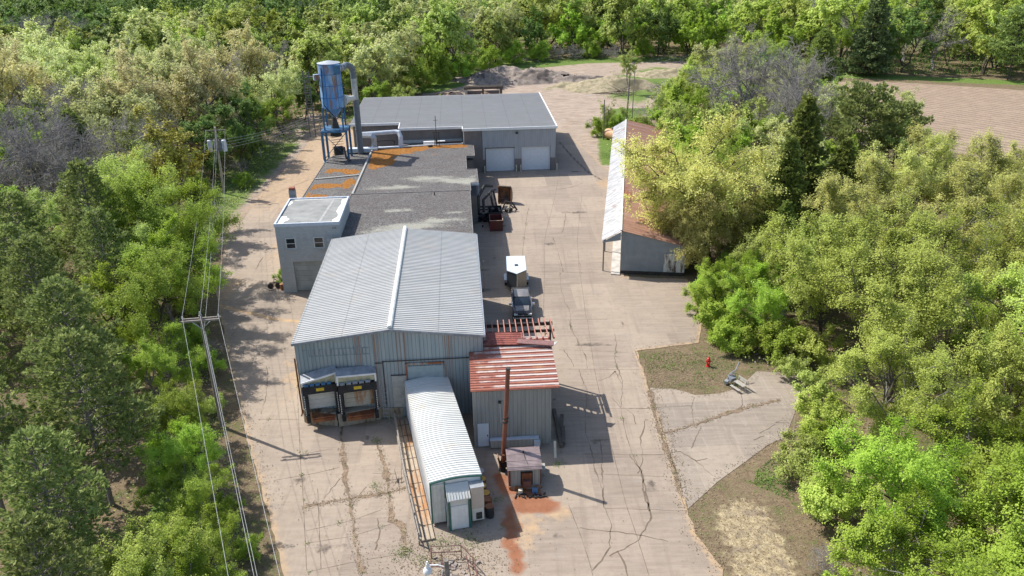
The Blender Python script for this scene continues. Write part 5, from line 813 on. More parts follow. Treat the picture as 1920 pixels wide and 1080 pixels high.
# ------------------------------------------------------------------ back lot: bunker, mounds, brush
bk = thing('timber_bunker', 'roofless concrete bay with heavy dark beam across, behind the garage building', 'bunker', (-5.6, 180, 0), R(4))
MB().poly([(-4.1, 0, 0), (-4.1, 4, 0), (-4.1, 4, 3.0), (-4.1, 1.6, 3.0), (-4.1, -.5, .3)], (.5, 0, 0)).build('side_wall', M['graybl'], bk); MB().poly([(3.7, 0, 0), (3.7, 4, 0), (3.7, 4, 3.0), (3.7, 1.6, 3.0)], (.5, 0, 0)).build('side_wall', M['graybl'], bk)
MB().box(-4, 4, 0, 4.1, 4.4, 2.0).build('back_wall', M['graybl'], bk)
m = MB(); m.rbox(0, .4, 3.3, 8.8, .5, .6); m.rbox(.2, 1.2, 3.5, 8.6, .3, .3); m.build('beam', M['barkdk'], bk)
for x in (-.1, 4.0): MB().box(x - .22, .3, 0, x + .22, .8, 3.1).build('post', M['barkdk'], bk)
MB().tube([(4.1, .6, 3), (4.1, .6, 4.6)], .06, 5).build('stake', M['wood'], bk)
def mound(name, lab, cat, cx, cy, rx, ry, h, mat, seed, step=.5, rough=.5, kind=None, ridge=1.0):
    xs = np.arange(-rx*1.1, rx*1.1 + step, step); ys = np.arange(-ry*1.1, ry*1.1 + step, step); gx, gy = np.meshgrid(xs, ys); r = np.hypot(gx/rx, gy/ry) + (vnoise(gx + 50, gy + 50, max(rx, ry)*.35, seed) - .5)*.5
    z = h*np.clip(1 - r**1.3, 0, 1)*(.75 + .5*vnoise(gx, gy, rx*.4, seed + 1)) + (vnoise(gx, gy, 1.1, seed + 2) + vnoise(gx, gy, .55, seed + 5)*.6 - .8)*rough*np.clip(1.2 - r, 0, 1) - .12
    nx, ny = len(xs), len(ys); q = (np.arange(ny - 1)[:, None]*nx + np.arange(nx - 1)[None, :]).ravel()
    ob = npmesh(name, np.stack([gx.ravel(), gy.ravel(), z.ravel()], 1), np.stack([q, q+1, q+nx+1, q+nx], 1), mat); ob.location = (cx, cy, 0); tag(ob, lab, cat); return ob
def mat_spoil(name, a, b, dk):
    t = Mt(name, .95, spec=.1); n = t.noise(.9, 9, rough=.75); g = t.noise(5, 5, rough=.8); t.col(t.mix(t.ramp(t.noise(.22, 4), [(.55, 0), (.62, .85)]), t.mix(t.ramp(n, [(.35, 0), (.65, 1)]), t.mix(g, dk, a), b), dk)).bump(g, .8, .15); return t.m
M['spoil'] = mat_spoil('spoil_heap', (.24, .195, .17), (.38, .32, .27), (.075, .065, .06)); M['clay'] = mat_spoil('red_soil', (.28, .18, .13), (.42, .32, .25), (.12, .07, .05)); M['bank'] = mat_spoil('grassy_bank', (.20, .20, .10), (.46, .38, .27), (.16, .14, .09))
mound('spoil_mound', 'large grey brown spoil mound with dark hollow behind the garage building', 'mound', 2.5, 209, 16, 8, 3.0, M['spoil'], 3, rough=1.2)
mound('spoil_mound', 'low grey shoulder of spoil right of the large mound', 'mound', 16, 207, 11, 6, 1.8, M['spoil'], 11, rough=.8)
mound('soil_heap', 'low heap of reddish soil left of the bunker', 'mound', -14, 186, 5, 6, 1.6, M['clay'], 5, rough=.5)
mound('soil_heap', 'reddish soil piled inside the concrete bunker', 'mound', -5.6, 182.5, 3.4, 2.6, 1.9, M['clay'], 6, step=.3, rough=.5)
mound('earth_bank', 'long pale grassy bank curving across the back lot', 'bank', 24, 196, 14, 7, 2.6, M['bank'], 8, rough=.5)
mound('earth_bank', 'low worn bank of tan earth at the right of the back lot', 'bank', 40, 213, 11, 6, 1.5, M['bank'], 14, rough=.4)
def sticks(name, lab, cx, cy, n, rad, h, seed, mat='hay', cat='brush pile', l=(1.2, 3.5), r_=.05):
    rr = random.Random(seed); t = thing(name, lab, cat, (cx, cy, 0)); m = MB()
    for i in range(n):
        a = rr.uniform(0, 6.28); d = rad*math.sqrt(rr.random()); x, y = d*math.cos(a), d*math.sin(a); z = rr.uniform(0, h*(1 - d/rad*.7)); L = rr.uniform(*l); b = rr.uniform(0, 6.28); e = rr.uniform(-.2, .6)
        m.tube([(x, y, z), (x + L*math.cos(b)*math.cos(e), y + L*math.sin(b)*math.cos(e), max(.03, z + L*math.sin(e)))], [r_*rr.uniform(.6, 1.6), r_*.4], 4)
    m.build('sticks', M[mat], t); return t
sticks('brush_pile', 'grey pile of cut brush and roots right of the young tree', 37, 189, 150, 4.2, 2.8, 21)
sticks('brush_pile', 'dark fallen branch tangle left of the young tree', 26.5, 186.5, 60, 2.4, 1.6, 22, 'barkdk')
sticks('brush_pile', 'dark brush heap between the pole and the rusty shed', 20.3, 154, 70, 2.6, 1.6, 23, 'barkdk')
sticks('brush_pile', 'grey windfall heap along the far tree line', 47, 238, 110, 8, 1.5, 24)
sticks('brush_pile', 'pale windfall heap under the far left end of the tree line', 8, 243, 90, 7, 1.5, 25)
sticks('dead_branch', 'bare fallen branches lying on the apron edge', 20.8, 51.6, 9, 1.4, .1, 26, 'hay', 'branch', (.8, 2.2), .03)
sticks('dead_branch', 'dry branches lying on the concrete left of the boardwalk', -8.2, 46.4, 8, .8, .1, 27, 'barkdk', 'branch', (.8, 1.8), .025)
# ------------------------------------------------------------------ trees
def leafmat(name, a, b, tr=.25, var=.22):
    t = Mt(name, .65, spec=.25); at = t.attr('tint'); oi = t.n('ShaderNodeObjectInfo')
    c = t.mix(at.outputs['Fac'], a, b); h = t.n('ShaderNodeHueSaturation'); t.L(c, h.inputs['Color'])
    t.put(h.inputs['Value'], t.math('ADD', 1 - var, t.math('MULTIPLY', oi.outputs['Random'], 2*var))); t.put(h.inputs['Hue'], t.math('ADD', .488, t.math('MULTIPLY', oi.outputs['Random'], .024)))
    t.L(h.outputs[0], t.b.inputs['Base Color'])
    if tr:
        tl = t.n('ShaderNodeBsdfTranslucent'); t.L(h.outputs[0], tl.inputs[0]); mx = t.n('ShaderNodeMixShader'); mx.inputs[0].default_value = tr
        t.L(t.b.outputs[0], mx.inputs[1]); t.L(tl.outputs[0], mx.inputs[2]); t.L(mx.outputs[0], t.t.nodes['Material Output'].inputs['Surface'])
    return t.m
LM = {'bud': leafmat('budding_leaves', (.42, .46, .17), (.70, .74, .34), .42), 'budtan': leafmat('tan_buds', (.44, .41, .18), (.70, .64, .33), .4), 'yellow': leafmat('yellow_green_leaves', (.31, .39, .06), (.55, .63, .15), .42),
      'gold': leafmat('golden_leaves', (.36, .39, .085), (.60, .60, .20), .42), 'bright': leafmat('bright_leaves', (.22, .34, .035), (.45, .60, .085), .42), 'fresh': leafmat('fresh_leaves', (.28, .37, .07), (.51, .60, .17), .42),
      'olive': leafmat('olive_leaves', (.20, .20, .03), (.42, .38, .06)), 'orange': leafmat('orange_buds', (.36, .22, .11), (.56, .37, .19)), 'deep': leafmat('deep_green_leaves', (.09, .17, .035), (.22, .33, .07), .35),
      'oak': leafmat('oak_leaves', (.40, .43, .10), (.74, .70, .24), .45), 'pine': leafmat('pine_needles', (.19, .25, .07), (.42, .50, .17), .35), 'spruce': leafmat('spruce_needles', (.12, .17, .07), (.32, .39, .15), .3), 'cedar': leafmat('cedar_foliage', (.16, .21, .05), (.40, .46, .12), .35)}
BK = {'dark': plain('bark_dark', (.085, .07, .058), .95, var=.35, scale=3), 'grey': plain('bark_grey', (.20, .185, .17), .95, var=.3, scale=3), 'pale': plain('twigs_grey', (.30, .275, .265), .95, var=.25, scale=2), 'tan': plain('bark_tan', (.17, .14, .11), .95, var=.3)}
def tubes_np(sg, n=3):
    P0, P1, r0, r1 = [np.array(a, np.float64) for a in zip(*[(s[0], s[1], s[2], s[3]) for s in sg])]
    d = P1 - P0; L = np.linalg.norm(d, axis=1, keepdims=True) + 1e-9; d /= L; up = np.where(np.abs(d[:, 2:3]) < .9, [[0, 0, 1.]], [[1., 0, 0]]); a = np.cross(d, up); a /= np.linalg.norm(a, axis=1, keepdims=True) + 1e-9; b = np.cross(d, a)
    k = np.arange(n)*2*PI/n; ca, sa = np.cos(k), np.sin(k); ring = a[:, None, :]*ca[None, :, None] + b[:, None, :]*sa[None, :, None]
    V = np.concatenate([P0[:, None, :] + ring*r0[:, None, None], P1[:, None, :] + ring*r1[:, None, None]], 1).reshape(-1, 3)
    base = (np.arange(len(P0))*2*n)[:, None]; kk = np.arange(n)[None, :]; k2 = (kk + 1) % n
    return V, np.stack([base + kk, base + k2, base + n + k2, base + n + kk], 2).reshape(-1, 4)
def merge(parts):
    V = []; Q = []; n = 0
    for v, q in parts: V.append(v); Q.append(q + n); n += len(v)
    return np.concatenate(V), np.concatenate(Q)
def leaf_quads(Cn, out, size, rng, bias=.55, asp=.62, curl=0):
    N = len(Cn); r = rng.normal(size=(N, 3)); r /= np.linalg.norm(r, axis=1, keepdims=True); n = r*(1 - bias) + out*bias; n /= np.linalg.norm(n, axis=1, keepdims=True) + 1e-9
    t = np.cross(n, rng.normal(size=(N, 3))); t /= np.linalg.norm(t, axis=1, keepdims=True) + 1e-9; b = np.cross(n, t); s = (size*rng.uniform(.6, 1.35, N))[:, None]/2
    V = np.stack([Cn + t*s, Cn + b*s*asp, Cn - t*s, Cn - b*s*asp], 1).reshape(-1, 3); return V, np.arange(4*N).reshape(N, 4)
def unit(v): return v/(np.linalg.norm(v) + 1e-9)
def broadleaf(seed, H, Rr, base=.28, n1=13, n2=7, n3=6, nl=30, ls=.2, bias=.62, flat=1.0, droop=0, spread=.24, top=.5, tw=1.0, r0=None, multi=1, elmin=-.5):
    rng = np.random.RandomState(seed); zc = H*(base + (1 - base)*.52); Rz = H - zc; r0 = r0 or H*.017
    ph = rng.uniform(0, 6.28, 8)
    def env(d): 
        az = math.atan2(d[1], d[0]); el = math.asin(max(-1, min(1, d[2]))); return 1 + .16*math.sin(2*az + ph[0]) + .12*math.sin(3*az + ph[1] + 2*el) + .10*math.sin(5*az + ph[2] + 3*el) + .08*math.sin(4*el + ph[3])
    seg8, seg, tws = [], [], []; cen = np.array([0, 0, zc])
    stems = []
    for k in range(multi):
        tip = np.array([rng.uniform(-.12, .12)*H*(2.4 if multi > 1 else 1), rng.uniform(-.12, .12)*H*(2.4 if multi > 1 else 1), H*top*rng.uniform(.95, 1.15)]); pts = [np.array([rng.uniform(-.3, .3)*(multi > 1), rng.uniform(-.3, .3)*(multi > 1), -.3])]
        for i in range(1, 7): f = i/6; pts.append(pts[0]*(1 - f) + tip*f + np.append(rng.normal(0, .015*H, 2), 0))
        for i in range(6): seg8.append((pts[i], pts[i+1], r0*(1 - .11*i)/multi**.4, r0*(1 - .11*(i+1))/multi**.4))
        stems.append(pts)
    leafC, leafO, leafT = [], [], []
    for i in range(n1):
        az = i*2.39996 + rng.uniform(-.3, .3); el = math.asin(rng.uniform(elmin, .98)) if n1 > 5 else 1; d = np.array([math.cos(az)*math.cos(el), math.sin(az)*math.cos(el), math.sin(el)])
        T = cen + d*np.array([Rr, Rr, Rz])*env(d)*rng.uniform(.70, .92); pts = stems[i % multi]; hz = max(base*.8, min(.98*top, .35*(T[2]/H) + rng.uniform(.0, .25))); f = hz/top*6; j = min(5, int(f)); P = pts[j]*(1 - (f - j)) + pts[j+1]*(f - j) if f < 6 else pts[6]
        Cc = P*.5 + T*.5 + np.array([0, 0, .08*H*(1 if d[2] > 0 else .4)]); L = [P*(1-t)**2 + 2*Cc*t*(1-t) + T*t*t + rng.normal(0, .012*H, 3)*(0 < t < 1) for t in np.linspace(0, 1, 6)]
        lr = r0*.5*(1 - hz*.3)
        for k in range(5): seg.append((L[k], L[k+1], lr*(1 - .17*k), lr*(1 - .17*(k+1))))
        for s in range(n2):
            t = rng.uniform(.30, 1.0) if s else 1.0; f = t*5; j = min(4, int(f)); Q0 = L[j]*(1-(f-j)) + L[j+1]*(f-j); o = unit((Q0 - cen)/np.array([Rr, Rr, Rz])); dr = unit(o*.9 + rng.normal(0, .62, 3) + np.array([0, 0, .25 - droop])); ln = Rr*spread*rng.uniform(.8, 1.6)
            Q1 = Q0 + dr*ln; mid = (Q0 + Q1)/2 + rng.normal(0, .06, 3)*ln; seg.append((Q0, mid, lr*.30, lr*.22)); seg.append((mid, Q1, lr*.22, lr*.10))
            for w_ in range(n3):
                t = rng.uniform(.15, 1.0); Wp = Q0 + (Q1 - Q0)*t; dw = unit(dr*.5 + rng.normal(0, .8, 3) + np.array([0, 0, .25 - droop])); lw = tw*rng.uniform(.5, 1.3)*Rr*.14; W1 = Wp + dw*lw; tws.append((Wp, W1, lr*.10 + .008, .008))
                if nl:
                    m = int(nl*rng.uniform(.5, 1.5)); tt = rng.uniform(.2, 1.15, m)[:, None]; c = Wp + (W1 - Wp)*tt + rng.normal(0, .11*lw + .10, (m, 3)); leafC.append(c); oo = unit(Wp - cen)*.7 + np.array([0, 0, .6]); leafO.append(np.tile(oo/np.linalg.norm(oo), (m, 1))); leafT.append(np.clip(rng.normal(.15 + .45*rng.uniform(), .15, m) + .25, 0, 1))
    tv = merge([tubes_np(seg8, 8), tubes_np(seg, 4)]); tb_ = tubes_np(tws, 3)
    if nl: Cn = np.concatenate(leafC); return tv, tb_, leaf_quads(Cn, np.concatenate(leafO), ls, rng, bias), np.concatenate(leafT)
    return tv, tb_, None, None
def conifer(seed, H, Rr, base=.3, dz=.6, nb=5, droop=.15, tuft=.38, tn=7, power=.8, dens=1.0, irregular=.25, tspace=.45, tw_=.17):
    rng = np.random.RandomState(seed); r0 = H*.013; s8 = [(np.array([0, 0, -.3]), np.array([0, 0, H*.5]), r0, r0*.65), (np.array([0, 0, H*.5]), np.array([.1, 0, H*.98]), r0*.65, .02)]; sg = []; TP, TD = [], []
    z = H*base; k = 0
    while z < H*.985:
        f = (z/H - base)/(1 - base); rad = Rr*max(.06, (1 - f)**power)*(.55 + .45*min(1, f*6 + .35))
        for b in range(nb):
            az = k*1.1 + b*2*PI/nb + rng.uniform(-.4, .4); L = rad*rng.uniform(1 - irregular, 1 + irregular*.6); up = (.35 if f > .5 else .12) - droop; p0 = np.array([0, 0, z + rng.uniform(-.2, .2)]); d = np.array([math.cos(az), math.sin(az), up]); p1 = p0 + d*L; p1[2] += .12*L*(0 if droop > .3 else 1)
            sg.append((p0, p1, .02 + .012*L, .012)); side = np.array([-math.sin(az), math.cos(az), 0]); n = max(2, int(L/tspace))
            for i in range(n):
                t = .28 + .72*(i + rng.uniform(0, 1))/n; q = p0 + (p1 - p0)*t; w = (1 - t*.75)*L*.42
                for s_ in (-1, 1):
                    m = max(1, int(w/tspace*dens)); e = q + side*s_*w + d*w*.6; sg.append((q, e, .012, .008)) if m > 1 else None
                    for j in range(m): u_ = (j + rng.uniform(.3, 1))/m; TP.append(q + (e - q)*u_ + rng.normal(0, .05, 3)); TD.append(unit(side*s_*.5 + d*.8 + np.array([0, 0, .55 - droop*2])))
            TP.append(p1); TD.append(unit(d + np.array([0, 0, .6 - droop*2])))
        z += dz*(1 - .45*f); k += 1
    TP.append(np.array([0, 0, H])); TD.append(np.array([0, 0, 1.])); TP, TD = np.array(TP), np.array(TD); N = len(TP)
    P = np.repeat(TP, tn, 0); Dd = np.repeat(TD, tn, 0) + rng.normal(0, .50, (N*tn, 3)); Dd /= np.linalg.norm(Dd, axis=1, keepdims=True); sd = np.cross(Dd, rng.normal(size=(N*tn, 3))); sd /= np.linalg.norm(sd, axis=1, keepdims=True); ln = (tuft*rng.uniform(.7, 1.2, N*tn))[:, None]
    V = np.stack([P, P + Dd*ln*.55 + sd*ln*tw_, P + Dd*ln, P + Dd*ln*.55 - sd*ln*tw_], 1).reshape(-1, 3); Q = np.arange(4*N*tn).reshape(-1, 4)
    tint = np.clip(np.repeat(rng.uniform(0, .75, N), tn) + rng.normal(0, .12, N*tn), 0, 1)
    return merge([tubes_np(s8, 8), tubes_np(sg, 3)]), None, (V, Q), tint
PROTO = {}
def mkproto(key, gen, leaf, bark, twigs_in='trunk'):
    tv, tb_, lf, tint = gen
    if lf is None: PROTO[key] = (npmesh(key + '_trunk', tv[0], tv[1], BK[bark], link=False), npmesh(key + '_crown', tb_[0], tb_[1], BK['pale'] if bark != 'tan' else BK['tan'], link=False)); return
    if tb_ is not None: tv = merge([tv, tb_])
    PROTO[key] = (npmesh(key + '_trunk', tv[0], tv[1], BK[bark], link=False), npmesh(key + '_crown', lf[0], lf[1], LM[leaf], link=False, attrs={'tint': ('FACE', tint)}))
# near, detailed
mkproto('bright_n', broadleaf(11, 12, 5.2, .22, 17, 9, 7, 54, .15, multi=2), 'bright', 'dark')
mkproto('bright_n2', broadleaf(12, 12, 5.0, .18, 16, 9, 7, 54, .15, multi=3), 'bright', 'grey')
mkproto('yellow_n', broadleaf(13, 14, 6.0, .24, 18, 9, 7, 44, .165, multi=1), 'yellow', 'dark')
mkproto('yellow_n2', broadleaf(14, 14, 6.2, .20, 18, 9, 7, 44, .165, multi=2), 'yellow', 'grey')
mkproto('gold_n', broadleaf(15, 15, 6.2, .22, 18, 9, 7, 40, .18, multi=2), 'gold', 'grey')
mkproto('fresh_n', broadleaf(16, 12, 5.0, .2, 15, 9, 7, 42, .16, multi=2), 'fresh', 'grey')
mkproto('oak_n', broadleaf(17, 17, 7.6, .10, 26, 10, 8, 34, .21, top=.62, tw=1.2, bias=.6, elmin=-.85), 'oak', 'dark')
mkproto('pine_n', conifer(18, 15, 3.6, .38, .62, 6, .06, .40, 8, .62), 'pine', 'grey')
mkproto('pine_n2', conifer(19, 14, 3.9, .30, .66, 6, .04, .42, 8, .55, irregular=.4), 'pine', 'grey')
mkproto('cedar_n', conifer(20, 14, 3.4, .08, .45, 8, .02, .36, 7, .75, irregular=.35, tspace=.42, tw_=.28), 'cedar', 'dark')
mkproto('bare_n', broadleaf(21, 13, 5.2, .2, 20, 12, 12, 0, tw=1.3, multi=3), None, 'grey')
# middle distance
mkproto('bud_m', broadleaf(31, 15, 6.4, .18, 16, 9, 6, 20, .32, bias=.55, top=.6), 'bud', 'grey')
mkproto('bud_m2', broadleaf(32, 14, 6.4, .18, 16, 9, 6, 20, .32, bias=.55, multi=2), 'bud', 'grey')
mkproto('tan_m', broadleaf(33, 15, 6.5, .18, 16, 9, 7, 16, .32, bias=.55, top=.6), 'budtan', 'grey')
mkproto('orange_m', broadleaf(34, 14, 5.6, .25, 14, 8, 6, 15, .30), 'orange', 'dark')
mkproto('bright_m', broadleaf(35, 13, 4.8, .18, 14, 8, 6, 22, .29, multi=2), 'bright', 'dark')
mkproto('fresh_m', broadleaf(36, 14, 5.4, .18, 14, 8, 6, 18, .29, multi=2), 'fresh', 'grey')
mkproto('olive_m', broadleaf(37, 13, 4.6, .12, 14, 8, 6, 20, .28, multi=2), 'olive', 'tan')
mkproto('deep_m', broadleaf(38, 13, 4.8, .15, 14, 8, 6, 22, .30, multi=2), 'deep', 'dark')
mkproto('bare_m', broadleaf(39, 13, 5.4, .18, 18, 10, 9, 0, tw=1.5, multi=2), None, 'pale')
mkproto('spruce_m', conifer(40, 19, 5.4, .06, .85, 8, .22, .6, 6, .85, irregular=.2, tspace=.5, tw_=.24), 'spruce', 'dark')
mkproto('pine_m', conifer(41, 13, 6.0, .22, .95, 5, .0, .62, 8, .42, irregular=.5, tspace=.6, tw_=.2), 'pine', 'dark')
mkproto('pine_d', conifer(42, 15, 4.8, .15, .6, 8, .02, .50, 6, .6, irregular=.3, tspace=.5, tw_=.25), 'cedar', 'dark')
# far
mkproto('bud_f', broadleaf(51, 15, 6.6, .14, 14, 8, 5, 16, .52, bias=.6, multi=2), 'bud', 'grey')
mkproto('fresh_f', broadleaf(52, 15, 6.6, .10, 14, 8, 5, 18, .52, bias=.6, multi=2), 'fresh', 'dark')
mkproto('bright_f', broadleaf(53, 13, 6.0, .08, 14, 8, 5, 20, .52, bias=.6, multi=2), 'bright', 'dark')
mkproto('yellow_f', broadleaf(54, 17, 6.8, .14, 14, 8, 5, 16, .52, bias=.6, multi=2), 'yellow', 'dark')
mkproto('deep_f', broadleaf(55, 14, 5.4, .12, 13, 7, 5, 15, .46, multi=2), 'deep', 'dark')
mkproto('bare_f', broadleaf(56, 13, 5.2, .15, 16, 9, 8, 0, tw=1.7, multi=2), None, 'pale')
# shrubs
mkproto('shrub_b', broadleaf(61, 3.6, 2.3, .04, 14, 8, 6, 20, .17, spread=.3, multi=4, r0=.05, top=.4), 'bright', 'grey')
mkproto('shrub_g', broadleaf(62, 3.2, 2.0, .04, 13, 8, 6, 12, .17, spread=.3, multi=4, r0=.05, top=.4), 'fresh', 'grey')
mkproto('shrub_y', broadleaf(63, 4.2, 2.2, .04, 13, 8, 6, 18, .18, spread=.3, multi=4, r0=.05, top=.4), 'yellow', 'grey')
mkproto('shrub_x', broadleaf(64, 2.4, 2.0, .04, 14, 9, 8, 0, spread=.34, multi=5, r0=.035, top=.4, tw=1.6), None, 'pale')
mkproto('sapling', broadleaf(65, 12, 2.2, .30, 14, 7, 5, 9, .22, spread=.3, r0=.10, top=.8), 'fresh', 'grey')
KIND = {'bright': ('leafy_tree', 'bright green leafy tree', 'tree'), 'yellow': ('leafy_tree', 'yellow green leafy tree', 'tree'), 'gold': ('leafy_tree', 'golden green leafy tree', 'tree'), 'fresh': ('leafy_tree', 'pale green leafy tree', 'tree'),
        'oak': ('budding_tree', 'large tan budding tree', 'tree'), 'pine': ('pine_tree', 'dark green pine', 'pine tree'), 'cedar': ('cedar_tree', 'dense dark cedar', 'evergreen tree'), 'bare': ('bare_tree', 'leafless grey tree', 'bare tree'), 'bud': ('budding_tree', 'pale budding tree', 'tree'),
        'tan': ('budding_tree', 'tan budding tree', 'tree'), 'orange': ('budding_tree', 'orange tinged budding tree', 'tree'), 'olive': ('leafy_tree', 'olive brown leafy tree', 'tree'), 'deep': ('leafy_tree', 'deep green leafy tree', 'tree'), 'spruce': ('spruce_tree', 'tall dark conical spruce', 'spruce tree'),
        'shrub': ('shrub', 'green bush', 'shrub'), 'sapling': ('young_tree', 'slim young tree', 'young tree')}
PLACED = []
def plant(key, x, y, s=1.0, label=None, z=0, sz=1.0):
    k = KIND[key.split('_')[0]]; nm = {'shrub_x': ('shrub', 'leafless grey bush', 'shrub'), 'shrub_y': ('shrub', 'yellow green bush', 'shrub'), 'shrub_g': ('shrub', 'sparse pale green bush', 'shrub'), 'shrub_b': ('shrub', 'bright green bush', 'shrub'), 'pine_d': ('pine_tree', 'round dark evergreen', 'evergreen tree')}.get(key, k)
    t = thing(nm[0], None, nm[2], (x, y, z), random.Random(x*7.3 + y*3.1).uniform(0, 6.28)); t.scale = (s, s, s*sz)
    for part, me in zip(('trunk', 'crown'), PROTO[key]): c_ = bpy.data.objects.new(part, me); C.objects.link(c_); c_.parent = t
    if label: t['label'] = label
    PLACED.append((t, x, y, nm[1], label)); return t
